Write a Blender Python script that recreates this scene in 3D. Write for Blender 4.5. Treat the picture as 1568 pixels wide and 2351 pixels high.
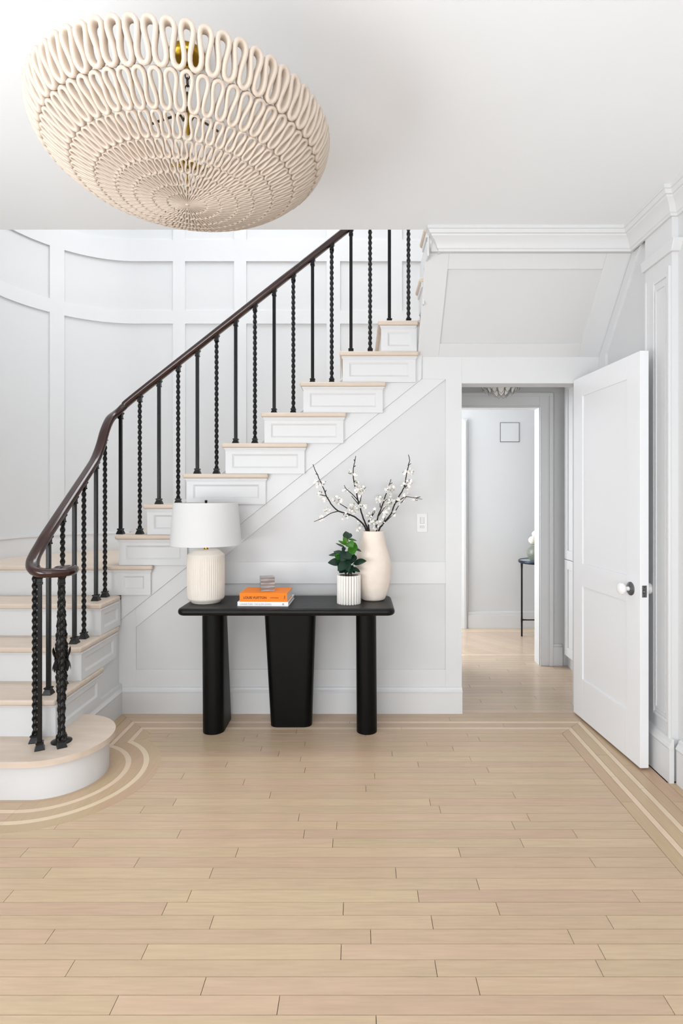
import bpy, bmesh, math, random
from mathutils import Vector, Matrix
random.seed(7)
PI = math.pi
for o in list(bpy.data.objects):
    bpy.data.objects.remove(o)
SC = bpy.context.scene
COL = SC.collection

# ------------------------------------------------------------------ camera
EYE, FPX, CX, CY = 1.35, 1282.0, 822.0, 1135.0
cd = bpy.data.cameras.new('camera')
cam = bpy.data.objects.new('camera', cd)
COL.objects.link(cam)
cam.location = (0, 0, EYE)
cam.rotation_euler = (PI / 2, 0, 0)
cd.sensor_fit = 'HORIZONTAL'
cd.sensor_width = 36.0
cd.lens = FPX / 1568 * 36.0
cd.shift_x = (784 - CX) / 1568
cd.shift_y = (CY - 1175.5) / 1568
cd.clip_start = 0.02
SC.camera = cam

# ------------------------------------------------------------------ light
w = bpy.data.worlds.new('sky')
SC.world = w
w.use_nodes = True
w.node_tree.nodes['Background'].inputs[0].default_value = (0.86, 0.93, 1.0, 1)
w.node_tree.nodes['Background'].inputs[1].default_value = 0.05


def area(name, loc, rot, sx, sy, power, color=(1, 1, 1)):
    l = bpy.data.lights.new(name, 'AREA')
    l.shape = 'RECTANGLE'
    l.size, l.size_y, l.energy, l.color = sx, sy, power, color
    o = bpy.data.objects.new(name, l)
    COL.objects.link(o)
    o.location, o.rotation_euler = loc, rot
    return o


DAY = (0.955, 0.978, 1.0)
area('window_daylight_left', (-2.66, -0.10, 1.05), (0, -PI / 2 - 0.55, 0), 1.8, 2.6, 104, DAY)
area('fill_daylight_front', (-0.4, -2.72, 0.95), (PI / 2 + 0.80, 0, 0), 3.2, 1.7, 138, DAY)  # unseen fill added behind the camera, tilted up to brighten the ceiling
area('stairwell_added_light', (-0.5, 3.72, 5.1), (0, 0, 0), 2.6, 1.1, 60, DAY)  # unseen area light added below the upper ceiling to brighten the stairwell
area('window_daylight_far_room', (-0.42, 5.1, 1.5), (0, -PI / 2, 0), 1.9, 0.9, 46, DAY)
vs = SC.view_settings
vs.view_transform = 'Standard'
vs.look = 'None'
vs.exposure = 0.12
vs.gamma = 1.0
vs.use_curve_mapping = False


# ------------------------------------------------------------------ materials
def lin(c):
    c = c / 255.0
    return c / 12.92 if c <= 0.04045 else ((c + 0.055) / 1.055) ** 2.4


def rgb(r, g, b):
    return (lin(r), lin(g), lin(b), 1.0)


def material(name, color, rough=0.5, metal=0.0, bump=0.0, bscale=60, spec=0.5, var=0.0, vscale=8,
             stretch=(1, 1, 1), trans=0.0, coat=0.0, obj_var=0.0, subsurf=0.0, detail=6):
    m = bpy.data.materials.new(name)
    m.use_nodes = True
    nt = m.node_tree
    b = nt.nodes['Principled BSDF']
    b.inputs['Base Color'].default_value = color
    b.inputs['Roughness'].default_value = rough
    b.inputs['Metallic'].default_value = metal
    b.inputs['Specular IOR Level'].default_value = spec
    b.inputs['Transmission Weight'].default_value = trans
    b.inputs['Coat Weight'].default_value = coat
    L = nt.links.new
    if var or bump or obj_var:
        tc = nt.nodes.new('ShaderNodeTexCoord')
        mp = nt.nodes.new('ShaderNodeMapping')
        mp.inputs['Scale'].default_value = stretch
        L(tc.outputs['Object'], mp.inputs[0])
        vec = mp.outputs[0]
    col = None
    if obj_var:
        oi = nt.nodes.new('ShaderNodeObjectInfo')
        ad = nt.nodes.new('ShaderNodeVectorMath')
        ad.operation = 'ADD'
        cb = nt.nodes.new('ShaderNodeCombineXYZ')
        mu = nt.nodes.new('ShaderNodeMath')
        mu.operation = 'MULTIPLY'
        mu.inputs[1].default_value = 37.0
        L(oi.outputs['Random'], mu.inputs[0])
        for i in range(3):
            L(mu.outputs[0], cb.inputs[i])
        L(vec, ad.inputs[0])
        L(cb.outputs[0], ad.inputs[1])
        vec = ad.outputs[0]
    if var or obj_var:
        hs = nt.nodes.new('ShaderNodeHueSaturation')
        hs.inputs['Color'].default_value = color
        n = nt.nodes.new('ShaderNodeTexNoise')
        n.inputs['Scale'].default_value = vscale
        n.inputs['Detail'].default_value = detail
        L(vec, n.inputs['Vector'])
        mr = nt.nodes.new('ShaderNodeMapRange')
        mr.inputs['From Min'].default_value = 0.25
        mr.inputs['From Max'].default_value = 0.75
        mr.inputs['To Min'].default_value = 1 - var
        mr.inputs['To Max'].default_value = 1 + var
        L(n.outputs['Fac'], mr.inputs['Value'])
        out = mr.outputs[0]
        if obj_var:
            m2 = nt.nodes.new('ShaderNodeMapRange')
            m2.inputs['To Min'].default_value = 1 - obj_var
            m2.inputs['To Max'].default_value = 1 + obj_var * 0.7
            L(oi.outputs['Random'], m2.inputs['Value'])
            mm = nt.nodes.new('ShaderNodeMath')
            mm.operation = 'MULTIPLY'
            L(out, mm.inputs[0])
            L(m2.outputs[0], mm.inputs[1])
            out = mm.outputs[0]
            # small hue drift between boards
            wn = nt.nodes.new('ShaderNodeTexWhiteNoise')
            wn.noise_dimensions = '1D'
            L(oi.outputs['Random'], wn.inputs['W'])
            m3 = nt.nodes.new('ShaderNodeMapRange')
            m3.inputs['To Min'].default_value = 0.490
            m3.inputs['To Max'].default_value = 0.510
            L(wn.outputs['Value'], m3.inputs['Value'])
            L(m3.outputs[0], hs.inputs['Hue'])
        L(out, hs.inputs['Value'])
        L(hs.outputs[0], b.inputs['Base Color'])
    if bump:
        nb = nt.nodes.new('ShaderNodeTexNoise')
        nb.inputs['Scale'].default_value = bscale
        nb.inputs['Detail'].default_value = 5
        L(vec, nb.inputs['Vector'])
        bp = nt.nodes.new('ShaderNodeBump')
        bp.inputs['Strength'].default_value = bump
        bp.inputs['Distance'].default_value = 0.01
        L(nb.outputs['Fac'], bp.inputs['Height'])
        L(bp.outputs[0], b.inputs['Normal'])
    return m


M = {}
M['wall'] = material('white_wall_paint', (0.675, 0.680, 0.686, 1), 0.55, bump=0.02, bscale=180, var=0.008, vscale=3)
M['trim'] = material('white_trim_paint', (0.715, 0.720, 0.726, 1), 0.38, bump=0.015, bscale=120, var=0.01, vscale=4)
M['ceiling'] = material('ceiling_paint', (0.905, 0.925, 0.945, 1), 0.7, var=0.006, vscale=2)
M['door'] = material('door_paint', (0.87, 0.88, 0.90, 1), 0.32, bump=0.01, bscale=200, var=0.006, vscale=3)
M['subfloor'] = material('dark_joint_wood', rgb(66, 48, 34), 0.8, var=0.1)  # dark brown base that shows as joints between the boards
M['plank'] = material('bleached_oak_boards', rgb(201, 175, 147), 0.30, bump=0.03, bscale=26, var=0.09, vscale=7,
                      stretch=(1.1, 14, 4), obj_var=0.06, detail=8, spec=0.42)
M['plank_y'] = material('bleached_oak_border', rgb(196, 169, 138), 0.30, bump=0.03, bscale=26, var=0.06, vscale=7,
                        stretch=(14, 1.1, 4), obj_var=0.05, detail=8, spec=0.42)
M['plank_far'] = material('bleached_oak_boards_hall', rgb(205, 183, 160), 0.2, bump=0.02, bscale=26, var=0.06, vscale=7,
                          stretch=(1.1, 14, 4), obj_var=0.05, detail=8, spec=0.5)
M['inlay'] = material('pale_maple_inlay', rgb(226, 204, 176), 0.3, var=0.03, vscale=6, stretch=(3, 3, 3), obj_var=0.02)
M['tread'] = material('whitewashed_oak_tread', rgb(213, 197, 181), 0.45, bump=0.04, bscale=22, var=0.07, vscale=6,
                      stretch=(1.2, 6, 6), detail=8)
M['rail'] = material('mahogany_rail', rgb(46, 18, 12), 0.22, bump=0.02, bscale=30, var=0.30, vscale=7,
                     stretch=(2, 2, 2), coat=0.4)
M['iron'] = material('black_iron', rgb(7, 7, 8), 0.30, bump=0.05, bscale=90, spec=0.35, var=0.2, vscale=40)
M['blackwood'] = material('ebonised_wood', rgb(7, 7, 7), 0.36, bump=0.16, bscale=14, var=0.4, vscale=9,
                          stretch=(1.0, 12, 1.5), spec=0.25)
M['blackleg'] = material('ebonised_wood_leg', rgb(4, 4, 4), 0.42, bump=0.08, bscale=14, var=0.35, vscale=9,
                         stretch=(10, 10, 0.8), spec=0.16)
M['linen'] = material('white_linen_shade', (0.69, 0.69, 0.69, 1), 0.9, bump=0.08, bscale=400)
M['ceramic'] = material('matt_ivory_ceramic', rgb(230, 222, 211), 0.75, bump=0.06, bscale=160, var=0.02, vscale=8)
M['brass'] = material('aged_brass', rgb(150, 118, 40), 0.25, 1.0, var=0.08, vscale=20)
M['bronze'] = material('dark_bronze', rgb(70, 56, 34), 0.4, 0.8)
M['orange'] = material('orange_book_cloth', rgb(243, 128, 3), 0.65, bump=0.06, bscale=500)
M['whitebook'] = material('white_book_cover', rgb(240, 240, 240), 0.4)
M['pages'] = material('book_pages', rgb(214, 212, 208), 0.8, var=0.15, vscale=90, stretch=(0.2, 0.2, 8))
M['ink'] = material('black_ink', rgb(28, 22, 14), 0.6)
M['greyink'] = material('grey_ink', rgb(165, 165, 165), 0.6)
M['glass'] = material('smoked_wavy_glass', rgb(226, 220, 216), 0.12, trans=0.75, var=0.12, vscale=18,
                      stretch=(1, 1, 5), bump=0.25, bscale=30)
M['glass2'] = material('smoked_wavy_glass_dark', rgb(176, 164, 158), 0.15, trans=0.55, var=0.12, vscale=18, bump=0.2,
                       bscale=30)
M['pot'] = material('white_glazed_rod', rgb(238, 234, 228), 0.38, var=0.03, vscale=12)
M['potin'] = material('pot_grout', rgb(176, 164, 150), 0.8)
M['soil'] = material('dark_soil', rgb(40, 34, 26), 0.95, bump=0.4, bscale=120, var=0.3, vscale=60)
M['leafd'] = material('dark_green_leaf', rgb(22, 52, 36), 0.38, var=0.25, vscale=25, obj_var=0.22)
M['leafl'] = material('fresh_green_leaf', rgb(58, 118, 26), 0.40, var=0.2, vscale=25, obj_var=0.15)
M['stem'] = material('brown_stem', rgb(52, 40, 30), 0.8, bump=0.3, bscale=150, var=0.3, vscale=60)
M['bark'] = material('dark_bark', rgb(38, 32, 28), 0.85, bump=0.4, bscale=160, var=0.3, vscale=50)
M['petal'] = material('white_petal', rgb(246, 243, 238), 0.7, var=0.04, vscale=60)
M['bud'] = material('olive_bud', rgb(120, 112, 40), 0.7, var=0.3, vscale=70)
M['vase'] = material('chalky_cream_plaster', rgb(239, 226, 213), 0.85, bump=0.45, bscale=24, var=0.05, vscale=9)
M['plaster'] = material('cream_plaster', rgb(208, 193, 178), 0.7, bump=0.04, bscale=80, var=0.03, vscale=10)
M['porcelain'] = material('white_porcelain', rgb(246, 246, 246), 0.12)
M['steel'] = material('brushed_nickel', rgb(120, 120, 122), 0.35, 1.0, var=0.06, vscale=30)
M['plate'] = material('white_plastic', rgb(222, 222, 222), 0.3)
M['slot'] = material('grey_plastic_gap', rgb(120, 120, 120), 0.5)
M['bluerim'] = material('blue_black_iron_rim', rgb(24, 34, 54), 0.3, 0.4)
M['tableglass'] = material('pale_blue_glass', rgb(176, 196, 205), 0.06, trans=0.3)
M['sage'] = material('sage_green_glaze', rgb(122, 128, 116), 0.3, var=0.10, vscale=14)
M['bloom'] = material('cream_bloom', rgb(244, 238, 222), 0.8, bump=0.5, bscale=90, var=0.05, vscale=40)
M['darkgap'] = material('dark_gap', rgb(52, 52, 54), 0.7)
M['petalwire'] = material('dark_petal_edge', rgb(70, 68, 66), 0.4, 0.6)
M['shell'] = material('pearl_shell_petal', rgb(238, 236, 232), 0.3)

# ------------------------------------------------------------------ mesh helpers
ORG = {}


class MB:
    def __init__(self):
        self.v, self.f = [], []

    def add(self, vs, fs):
        k = len(self.v)
        self.v += [tuple(p) for p in vs]
        self.f += [tuple(i + k for i in f) for f in fs]
        return self

    def box(self, x0, x1, y0, y1, z0, z1):
        return self.add([(x0, y0, z0), (x1, y0, z0), (x1, y1, z0), (x0, y1, z0),
                         (x0, y0, z1), (x1, y0, z1), (x1, y1, z1), (x0, y1, z1)],
                        [(0, 3, 2, 1), (4, 5, 6, 7), (0, 1, 5, 4), (1, 2, 6, 5), (2, 3, 7, 6), (3, 0, 4, 7)])

    def prism(self, poly, axis, a0, a1):
        n = len(poly)

        def p3(p, a):
            if axis == 'y':
                return (p[0], a, p[1])
            if axis == 'x':
                return (a, p[0], p[1])
            return (p[0], p[1], a)
        return self.add([p3(p, a0) for p in poly] + [p3(p, a1) for p in poly],
                        [tuple(range(n)), tuple(range(2 * n - 1, n - 1, -1))] +
                        [(i, n + i, n + (i + 1) % n, (i + 1) % n) for i in range(n)])

    def rings(self, rings, closed=True, cap=True, loop=False):
        n = len(rings[0])
        k = len(self.v)
        for r in rings:
            self.v += [tuple(p) for p in r]
        m = len(rings)
        for j in range(m if loop else m - 1):
            j2 = (j + 1) % m
            for i in range(n if closed else n - 1):
                i2 = (i + 1) % n
                self.f.append((k + j * n + i, k + j * n + i2, k + j2 * n + i2, k + j2 * n + i))
        if cap and closed and not loop:
            self.f.append(tuple(k + i for i in range(n - 1, -1, -1)))
            self.f.append(tuple(k + (m - 1) * n + i for i in range(n)))
        return self

    def lathe(self, prof, cx, cy, n=32, cap=True, rfun=None):
        rings = []
        for r, z in prof:
            rings.append([(cx + (r if not rfun else rfun(r, z, 2 * PI * i / n)) * math.cos(2 * PI * i / n),
                           cy + (r if not rfun else rfun(r, z, 2 * PI * i / n)) * math.sin(2 * PI * i / n), z)
                          for i in range(n)])
        return self.rings(rings, cap=cap)

    def tube(self, pts, rad, n=8, cap=True):
        pts = [Vector(p) for p in pts]
        if not hasattr(rad, '__len__'):
            rad = [rad] * len(pts)
        rings = []
        ref = None
        for i, p in enumerate(pts):
            t = (pts[min(i + 1, len(pts) - 1)] - pts[max(i - 1, 0)]).normalized()
            if ref is None:
                ref = Vector((0, 0, 1)) if abs(t.z) < 0.9 else Vector((1, 0, 0))
            s = t.cross(ref)
            if s.length < 1e-5:
                s = t.cross(Vector((0, 1, 0)))
            s.normalize()
            u = s.cross(t).normalized()
            ref = u
            rings.append([p + rad[i] * (math.cos(2 * PI * k / n) * s + math.sin(2 * PI * k / n) * u) for k in range(n)])
        return self.rings(rings, cap=cap)

    def sphere(self, c, r, nu=12, nv=8, sc=(1, 1, 1)):
        rings = []
        for j in range(nv + 1):
            a = -PI / 2 + PI * j / nv
            rr = max(math.cos(a), 0.02) * r
            rings.append([(c[0] + rr * math.cos(2 * PI * i / nu) * sc[0], c[1] + rr * math.sin(2 * PI * i / nu) * sc[1],
                           c[2] + r * math.sin(a) * sc[2]) for i in range(nu)])
        return self.rings(rings)

    def build(self, name, mat, parent=None, smooth=False, bevel=0.0, seg=2, org=None, kind=None, local=False):
        o0 = Vector((0, 0, 0))
        if not local:
            if parent is not None:
                o0 = ORG.get(parent.name, Vector((0, 0, 0)))
            elif org is not None:
                o0 = Vector(org)
        me = bpy.data.meshes.new(name)
        me.from_pydata([(p[0] - o0.x, p[1] - o0.y, p[2] - o0.z) for p in self.v], [], self.f)
        bm = bmesh.new()
        bm.from_mesh(me)
        bmesh.ops.recalc_face_normals(bm, faces=bm.faces)
        bm.to_mesh(me)
        bm.free()
        me.materials.append(M[mat])
        if smooth:
            me.polygons.foreach_set('use_smooth', [True] * len(me.polygons))
            me.set_sharp_from_angle(angle=math.radians(smooth if smooth is not True else 40))
        o = bpy.data.objects.new(name, me)
        COL.objects.link(o)
        ORG[o.name] = o0
        if parent is not None:
            o.parent = parent
        else:
            o.location = o0
        if bevel:
            md = o.modifiers.new('bevel', 'BEVEL')
            md.width, md.segments, md.limit_method, md.angle_limit = bevel, seg, 'ANGLE', math.radians(35)
        if kind:
            o['kind'] = kind
        return o


def thing(name, loc, label, cat, group=None, rz=0.0):
    o = bpy.data.objects.new(name, None)
    o.empty_display_size = 0.05
    COL.objects.link(o)
    o.location = loc
    o.rotation_euler = (0, 0, rz)
    ORG[o.name] = Vector(loc)
    return tag(o, label, cat, group)


def tag(o, label, cat=None, group=None, kind=None):
    o['label'] = label
    if cat:
        o['category'] = cat
    if group:
        o['group'] = group
    if kind:
        o['kind'] = kind
    return o


def struct(o, label, cat):
    return tag(o, label, cat, None, 'structure')


def box(name, x0, x1, y0, y1, z0, z1, mat, parent=None, **k):
    return MB().box(x0, x1, y0, y1, z0, z1).build(name, mat, parent, **k)


def P(px, py, d):
    return Vector(((px - CX) * d / FPX, d, EYE - (py - CY) * d / FPX))


def catmull(pts, n=8):
    pts = [Vector(p) for p in pts]
    q = [pts[0] * 2 - pts[1]] + pts + [pts[-1] * 2 - pts[-2]]
    out = []
    for i in range(1, len(q) - 2):
        a, b, c, d = q[i - 1], q[i], q[i + 1], q[i + 2]
        for k in range(n):
            t = k / n
            out.append(0.5 * ((2 * b) + (c - a) * t + (2 * a - 5 * b + 4 * c - d) * t * t +
                              (3 * b - a - 3 * c + d) * t ** 3))
    out.append(pts[-1])
    return out


def rrect(x0, x1, y0, y1, r, n=6):
    out = []
    for cx, cy, a0 in ((x1 - r, y1 - r, 0), (x0 + r, y1 - r, PI / 2), (x0 + r, y0 + r, PI), (x1 - r, y0 + r, 1.5 * PI)):
        for k in range(n + 1):
            a = a0 + PI / 2 * k / n
            out.append((cx + r * math.cos(a), cy + r * math.sin(a)))
    return out


def slab_round(mb, x0, x1, y0, y1, z0, z1, rc, er, n=8, m=5):
    rings = []
    for k in range(m + 1):
        a = PI / 2 * k / m
        ins = er * (1 - math.sin(a))
        rings.append([(p[0], p[1], z0 + er * (1 - math.cos(a))) for p in
                      rrect(x0 + ins, x1 - ins, y0 + ins, y1 - ins, max(rc - ins, 0.002), n)])
    for k in range(m + 1):
        a = PI / 2 * k / m
        ins = er * (1 - math.cos(a))
        rings.append([(p[0], p[1], z1 - er * (1 - math.sin(a))) for p in
                      rrect(x0 + ins, x1 - ins, y0 + ins, y1 - ins, max(rc - ins, 0.002), n)])
    return mb.rings(rings)


def sweep_profile(mb, path, prof, up=Vector((0, 0, 1)), cap=True):
    """prof: (side, up) points swept along a 3D path"""
    rings = []
    for i, p in enumerate(path):
        t = (path[min(i + 1, len(path) - 1)] - path[max(i - 1, 0)]).normalized()
        s = t.cross(up).normalized()
        u = s.cross(t).normalized()
        rings.append([p + s * a + u * b for a, b in prof])
    return mb.rings(rings, cap=cap)


# =================================================================== SETTING
CEIL = 2.765
OPEN_Y = 2.985       # where the ceiling stops at the stairwell
WALL = 3.45          # wall under the stairs
DW = 4.40            # back wall of the stairwell
TOPZ = 5.2

# ---- floor
floor = struct(MB().box(-2.6, 2.7, -2.6, 5.8, -0.06, -0.006).build('floor', 'subfloor'),
               'bleached oak strip floor with pale inlaid border', 'floor')


def plank(name, poly, mat, ztop=0.0):
    return MB().prism(poly, 'z', -0.006, ztop).build(name, mat, floor)


ROW = 0.0572
JOINTS = {  # measured board ends, keyed by row number from y = 1.448
    -1: [864], 0: [262, 639, 1536], 1: [467, 1097], 2: [161, 1001, 1376], 3: [783, 1381], 4: [851, 1310],
    5: [486, 992, 1400], 6: [378, 788, 1143], 7: [960, 1460], 8: [-40, 1097], 9: [485, 909], 10: [314, 1360],
    11: [56, 544, 1055], 12: [175, 764, 1198], 13: [411, 698, 1320], 14: [132, 773, 1178], 15: [686, 1213],
    16: [327, 1010], 17: [401, 987], 18: [620, 1180], 19: [300, 840], 20: [560, 1090], 21: [420, 860], 22: [700, 1120],
    23: [520, 960], 24: [690, 1080], 25: [640, 900], 26: [600, 1040], 27: [700, 980], 28: [560, 1100]}
GAP = 0.0009
XR, YB = 1.150, 3.150
for r in range(-22, 30):
    y0 = 1.448 + ROW * r
    y1 = min(y0 + ROW, YB)
    if y1 - y0 < 0.01:
        continue
    yc = (y0 + y1) / 2
    xl = -2.43 if y1 < 2.30 else (-1.45 if y1 < 2.8 else -1.30)
    if r in JOINTS:
        js = [(px - CX) * yc / FPX for px in JOINTS[r]]
        x = js[0]
        while x - xl > 1.25:
            x -= random.uniform(0.55, 1.1)
            if x - xl > 0.2:
                js.append(x)
        x = max(js)
        while XR - x > 1.25:
            x += random.uniform(0.55, 1.1)
            if XR - x > 0.2:
                js.append(x)
        js = [j for j in js if xl + 0.12 < j < XR - 0.08]
    else:
        js = []
        x = xl + random.uniform(0.2, 0.9)
        while x < XR - 0.15:
            js.append(x)
            x += random.uniform(0.5, 1.2)
    xs = [xl] + sorted(js) + [XR]
    for a, b in zip(xs, xs[1:]):
        plank('plank', [(a + GAP, y0 + GAP), (b - GAP, y0 + GAP), (b - GAP, y1 - GAP), (a + GAP, y1 - GAP)], 'plank')

# border: plain board, pale strip, board, pale strip, edge boards; offsets from the wall
OFF = [0.297, 0.240, 0.212, 0.155, 0.127, 0.070, 0.0]
BM = ['plank_y', 'inlay', 'plank_y', 'inlay', 'plank_y', 'plank_y']
BMX = ['plank', 'inlay', 'plank', 'inlay', 'plank', 'plank']
XW, YW, XS = 1.447, 3.447, -1.47     # right wall, back wall, stair side
SCX, SCY = -1.46, 2.70                # centre of the rounded first step


def mitre(o):
    return (XS + o, SCY + math.sqrt((0.183 + o) ** 2 - (o - 0.01) ** 2))


ZB = 0.0006
for k in range(6):
    oa, ob = OFF[k], OFF[k + 1]
    g = GAP
    nm = 'inlay_strip' if 'inlay' in BM[k] else 'border_board'
    # right side, cut into lengths
    cuts = [-2.3, -0.6, 0.4 + 0.13 * k, 1.35 + 0.21 * ((k * 3) % 5), 2.45 + 0.11 * ((k * 2) % 5)]
    for a, b in zip(cuts, cuts[1:] + [None]):
        if b is None:
            plank(nm, [(XW - oa + g, a + g), (XW - ob - g, a + g), (XW - ob - g, YW - ob - g), (XW - oa + g, YW - oa - g)],
                  BM[k], ZB)
        else:
            plank(nm, [(XW - oa + g, a + g), (XW - ob - g, a + g), (XW - ob - g, b - g), (XW - oa + g, b - g)], BM[k], ZB)
    # back side, mitred at both ends
    c = -0.35 + 0.3 * ((k * 2) % 5)
    plank(nm, [(XS + oa, YW - oa + g), (c - g, YW - oa + g), (c - g, YW - ob - g), (XS + ob, YW - ob - g)], BMX[k], ZB)
    plank(nm, [(c + g, YW - oa + g), (XW - oa - g, YW - oa + g), (XW - ob - g, YW - ob - g), (c + g, YW - ob - g)], BMX[k], ZB)
    # beside the stair and around its round first step
    if ob < 0.01:
        ra, rb = 0.183 + oa, 0.236
        ma, mb_ = mitre(oa), (XS + 0.004, 2.99)
    else:
        ra, rb = 0.183 + oa, 0.183 + ob
        ma, mb_ = mitre(oa), mitre(ob)
    plank(nm, [(XS + oa - g, ma[1] + g), (XS + oa - g, YW - oa - g), (XS + ob + g, YW - ob - g), (XS + ob + g, mb_[1] + g)],
          BM[k], ZB)
    a0a = math.atan2(ma[1] - SCY, ma[0] - SCX)
    a0b = math.atan2(mb_[1] - SCY, mb_[0] - SCX)
    NS = 30
    joint = [0, 9 + k % 3, 20, NS] if nm == 'border_board' else [0, NS]
    for j0, j1 in zip(joint, joint[1:]):
        outer, inner = [], []
        for j in range(j0, j1 + 1):
            t = j / NS
            aa = a0a + (-PI / 2 - a0a) * t
            ab = a0b + (-PI / 2 - a0b) * t
            outer.append((SCX + (ra - g) * math.cos(aa), SCY + (ra - g) * math.sin(aa)))
            inner.append((SCX + (rb + g) * math.cos(ab), SCY + (rb + g) * math.sin(ab)))
        m = MB()
        n = len(outer)
        m.add([(p[0], p[1], ZB) for p in outer + inner] + [(p[0], p[1], -0.006) for p in outer + inner],
              [(i, i + 1, n + i + 1, n + i) for i in range(n - 1)] +
              [(i, i + 1, 2 * n + i + 1, 2 * n + i) for i in range(n - 1)] +
              [(n + i, n + i + 1, 3 * n + i + 1, 3 * n + i) for i in range(n - 1)])
        m.build(nm, BM[k], floor)
    plank(nm, [(-2.43, SCY - ra + g), (SCX - g, SCY - ra + g), (SCX - g, SCY - rb - g), (-2.43, SCY - rb - g)], BMX[k], ZB)

for a, b in ((-2.3, -0.9), (-0.9, 0.6), (0.6, 1.75), (1.75, 2.615)):
    plank('border_board', [(XW + GAP, a + GAP), (1.502, a + GAP), (1.502, b - GAP), (XW + GAP, b - GAP)], 'plank_y', ZB)

# hall boards and far-room chevron field
y = YW + 0.002
r = 0
while y < 4.66:
    y1 = min(y + ROW, 4.68)
    xs = [0.52] + sorted([0.62 + ((r * 0.377) % 0.95)]) + [1.66]
    for a, b in zip(xs, xs[1:]):
        plank('hall_plank', [(a + GAP, y + GAP), (b - GAP, y + GAP), (b - GAP, y1 - GAP), (a + GAP, y1 - GAP)], 'plank_far')
    y = y1
    r += 1
plank('inlay_strip', [(-0.4, 4.681), (2.6, 4.681), (2.6, 4.715), (-0.4, 4.715)], 'inlay')
plank('inlay_strip', [(-0.4, 5.50), (2.6, 5.50), (2.6, 5.535), (-0.4, 5.535)], 'inlay')
plank('border_board', [(-0.4, 5.536), (2.6, 5.536), (2.6, 5.66), (-0.4, 5.66)], 'plank_far')
ya, yb = 4.716, 5.499
for k in range(34):
    x0 = -0.4 + 0.088 * k
    dx = -(yb - ya) * 0.75
    q = [(x0 + GAP, ya), (x0 + 0.088 - GAP, ya), (x0 + 0.088 - GAP + dx, yb), (x0 + GAP + dx, yb)]
    plank('chevron_board', q, 'plank_far')

# ---- ceiling of the entrance hall
struct(MB().box(-2.6, 1.75, -2.6, OPEN_Y, CEIL, CEIL + 0.30).build('ceiling', 'ceiling'),
       'smooth white ceiling over the entrance hall', 'ceiling')

# ---- wall under the stairs (recess plane) with raised rails and stiles
wall_back = struct(MB().prism([(-1.50, 0), (0.641, 0), (0.641, 2.036), (1.374, 2.036), (1.374, 0), (1.52, 0), (1.52, 2.21),
                               (0.394, 2.21), (0.394, 2.10), (-1.50, 0.60)], 'y', 3.460, 3.575).build('wall_back', 'wall'),
                   'white panelled wall under the straight stair flight', 'wall')


def W(px, py, d=3.45):
    p = P(px, py, d)
    return (p.x, p.z)


def frame_part(name, poly, y0=3.45, y1=3.4605, mat='trim', bevel=0.0015):
    return MB().prism(poly, 'y', y0, y1).build(name, mat, wall_back, bevel=bevel)


ld0, ld1 = W(275, 1425), W(968, 870)       # lower edge of the stringer
sl = (ld1[1] - ld0[1]) / (ld1[0] - ld0[0])


def sz(x):
    return ld0[1] + sl * (x - ld0[0])


pd0 = W(312, 1440)


def pz(x):                                   # panel edge below the stringer
    return pd0[1] + sl * (x - pd0[0])


xR = W(1023, 0)[0]
xL = pd0[0]
zmt, zmb = W(0, 1290)[1], W(0, 1340)[1]
zbt = W(0, 1537)[1]
xj = xL + (zmb - pd0[1]) / sl
xk = xL + (zmt - pd0[1]) / sl
xs_top = xR
frame_part('stile', [(-1.495, 0.1), (xL, 0.1), (xL, pd0[1]), (xL, sz(xL)), (-1.495, sz(-1.495))])
frame_part('bottom_rail', [(xL, 0.1), (xR, 0.1), (xR, zbt), (xL, zbt)])
frame_part('stile', [(xR, 0.1), (0.641, 0.1), (0.641, 2.036), (0.641, 2.2), (0.394, 2.2), (0.394, sz(0.394)),
                     (xR, pz(xR))])
frame_part('sloping_rail', [(xL, pd0[1]), (xR, pz(xR)), (0.394, sz(0.394)), (xL, sz(xL))])
frame_part('middle_rail', [(xj, zmb), (xR, zmb), (xR, zmt), (xk, zmt)])
frame_part('door_header', [(0.641, 2.036), (1.52, 2.036), (1.52, 2.2), (0.641, 2.2)])
frame_part('stile', [(1.374, 0.0), (1.52, 0.0), (1.52, 2.036), (1.374, 2.036)])

bb = MB().box(-1.452, 0.6415, 3.432, 3.4505, 0, 0.132)
bb.prism([(3.4505, 0.132), (3.426, 0.132), (3.425, 0.139), (3.434, 0.146), (3.438, 0.152), (3.441, 0.160), (3.4505, 0.162)], 'x',
         -1.452, 0.6415)
struct(bb.build('baseboard_back', 'trim', bevel=0.0012), 'white moulded skirting under the stair wall', 'skirting')

# strike plate in the left jamb
box('strike_plate', 0.639, 0.6445, 3.47, 3.50, 0.845, 0.905, 'steel', wall_back)

# ---- curved stairwell wall with raised panel frames


def stair_path(x_end=1.52, inset=0.0):
    pts = []
    for k in range(9):
        pts.append((-2.44 + inset, 2.0 + 1.6 * k / 8))
    for k in range(1, 25):
        a = PI - PI / 2 * k / 24
        pts.append((-1.75 + (0.69 - inset) * math.cos(a), 3.60 + (0.80 - inset) * math.sin(a)))
    n = int((x_end + 1.75) / 0.12)
    for k in range(1, n + 1):
        pts.append((-1.75 + (x_end + 1.75) * k / n, DW - inset))
    return pts


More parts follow.
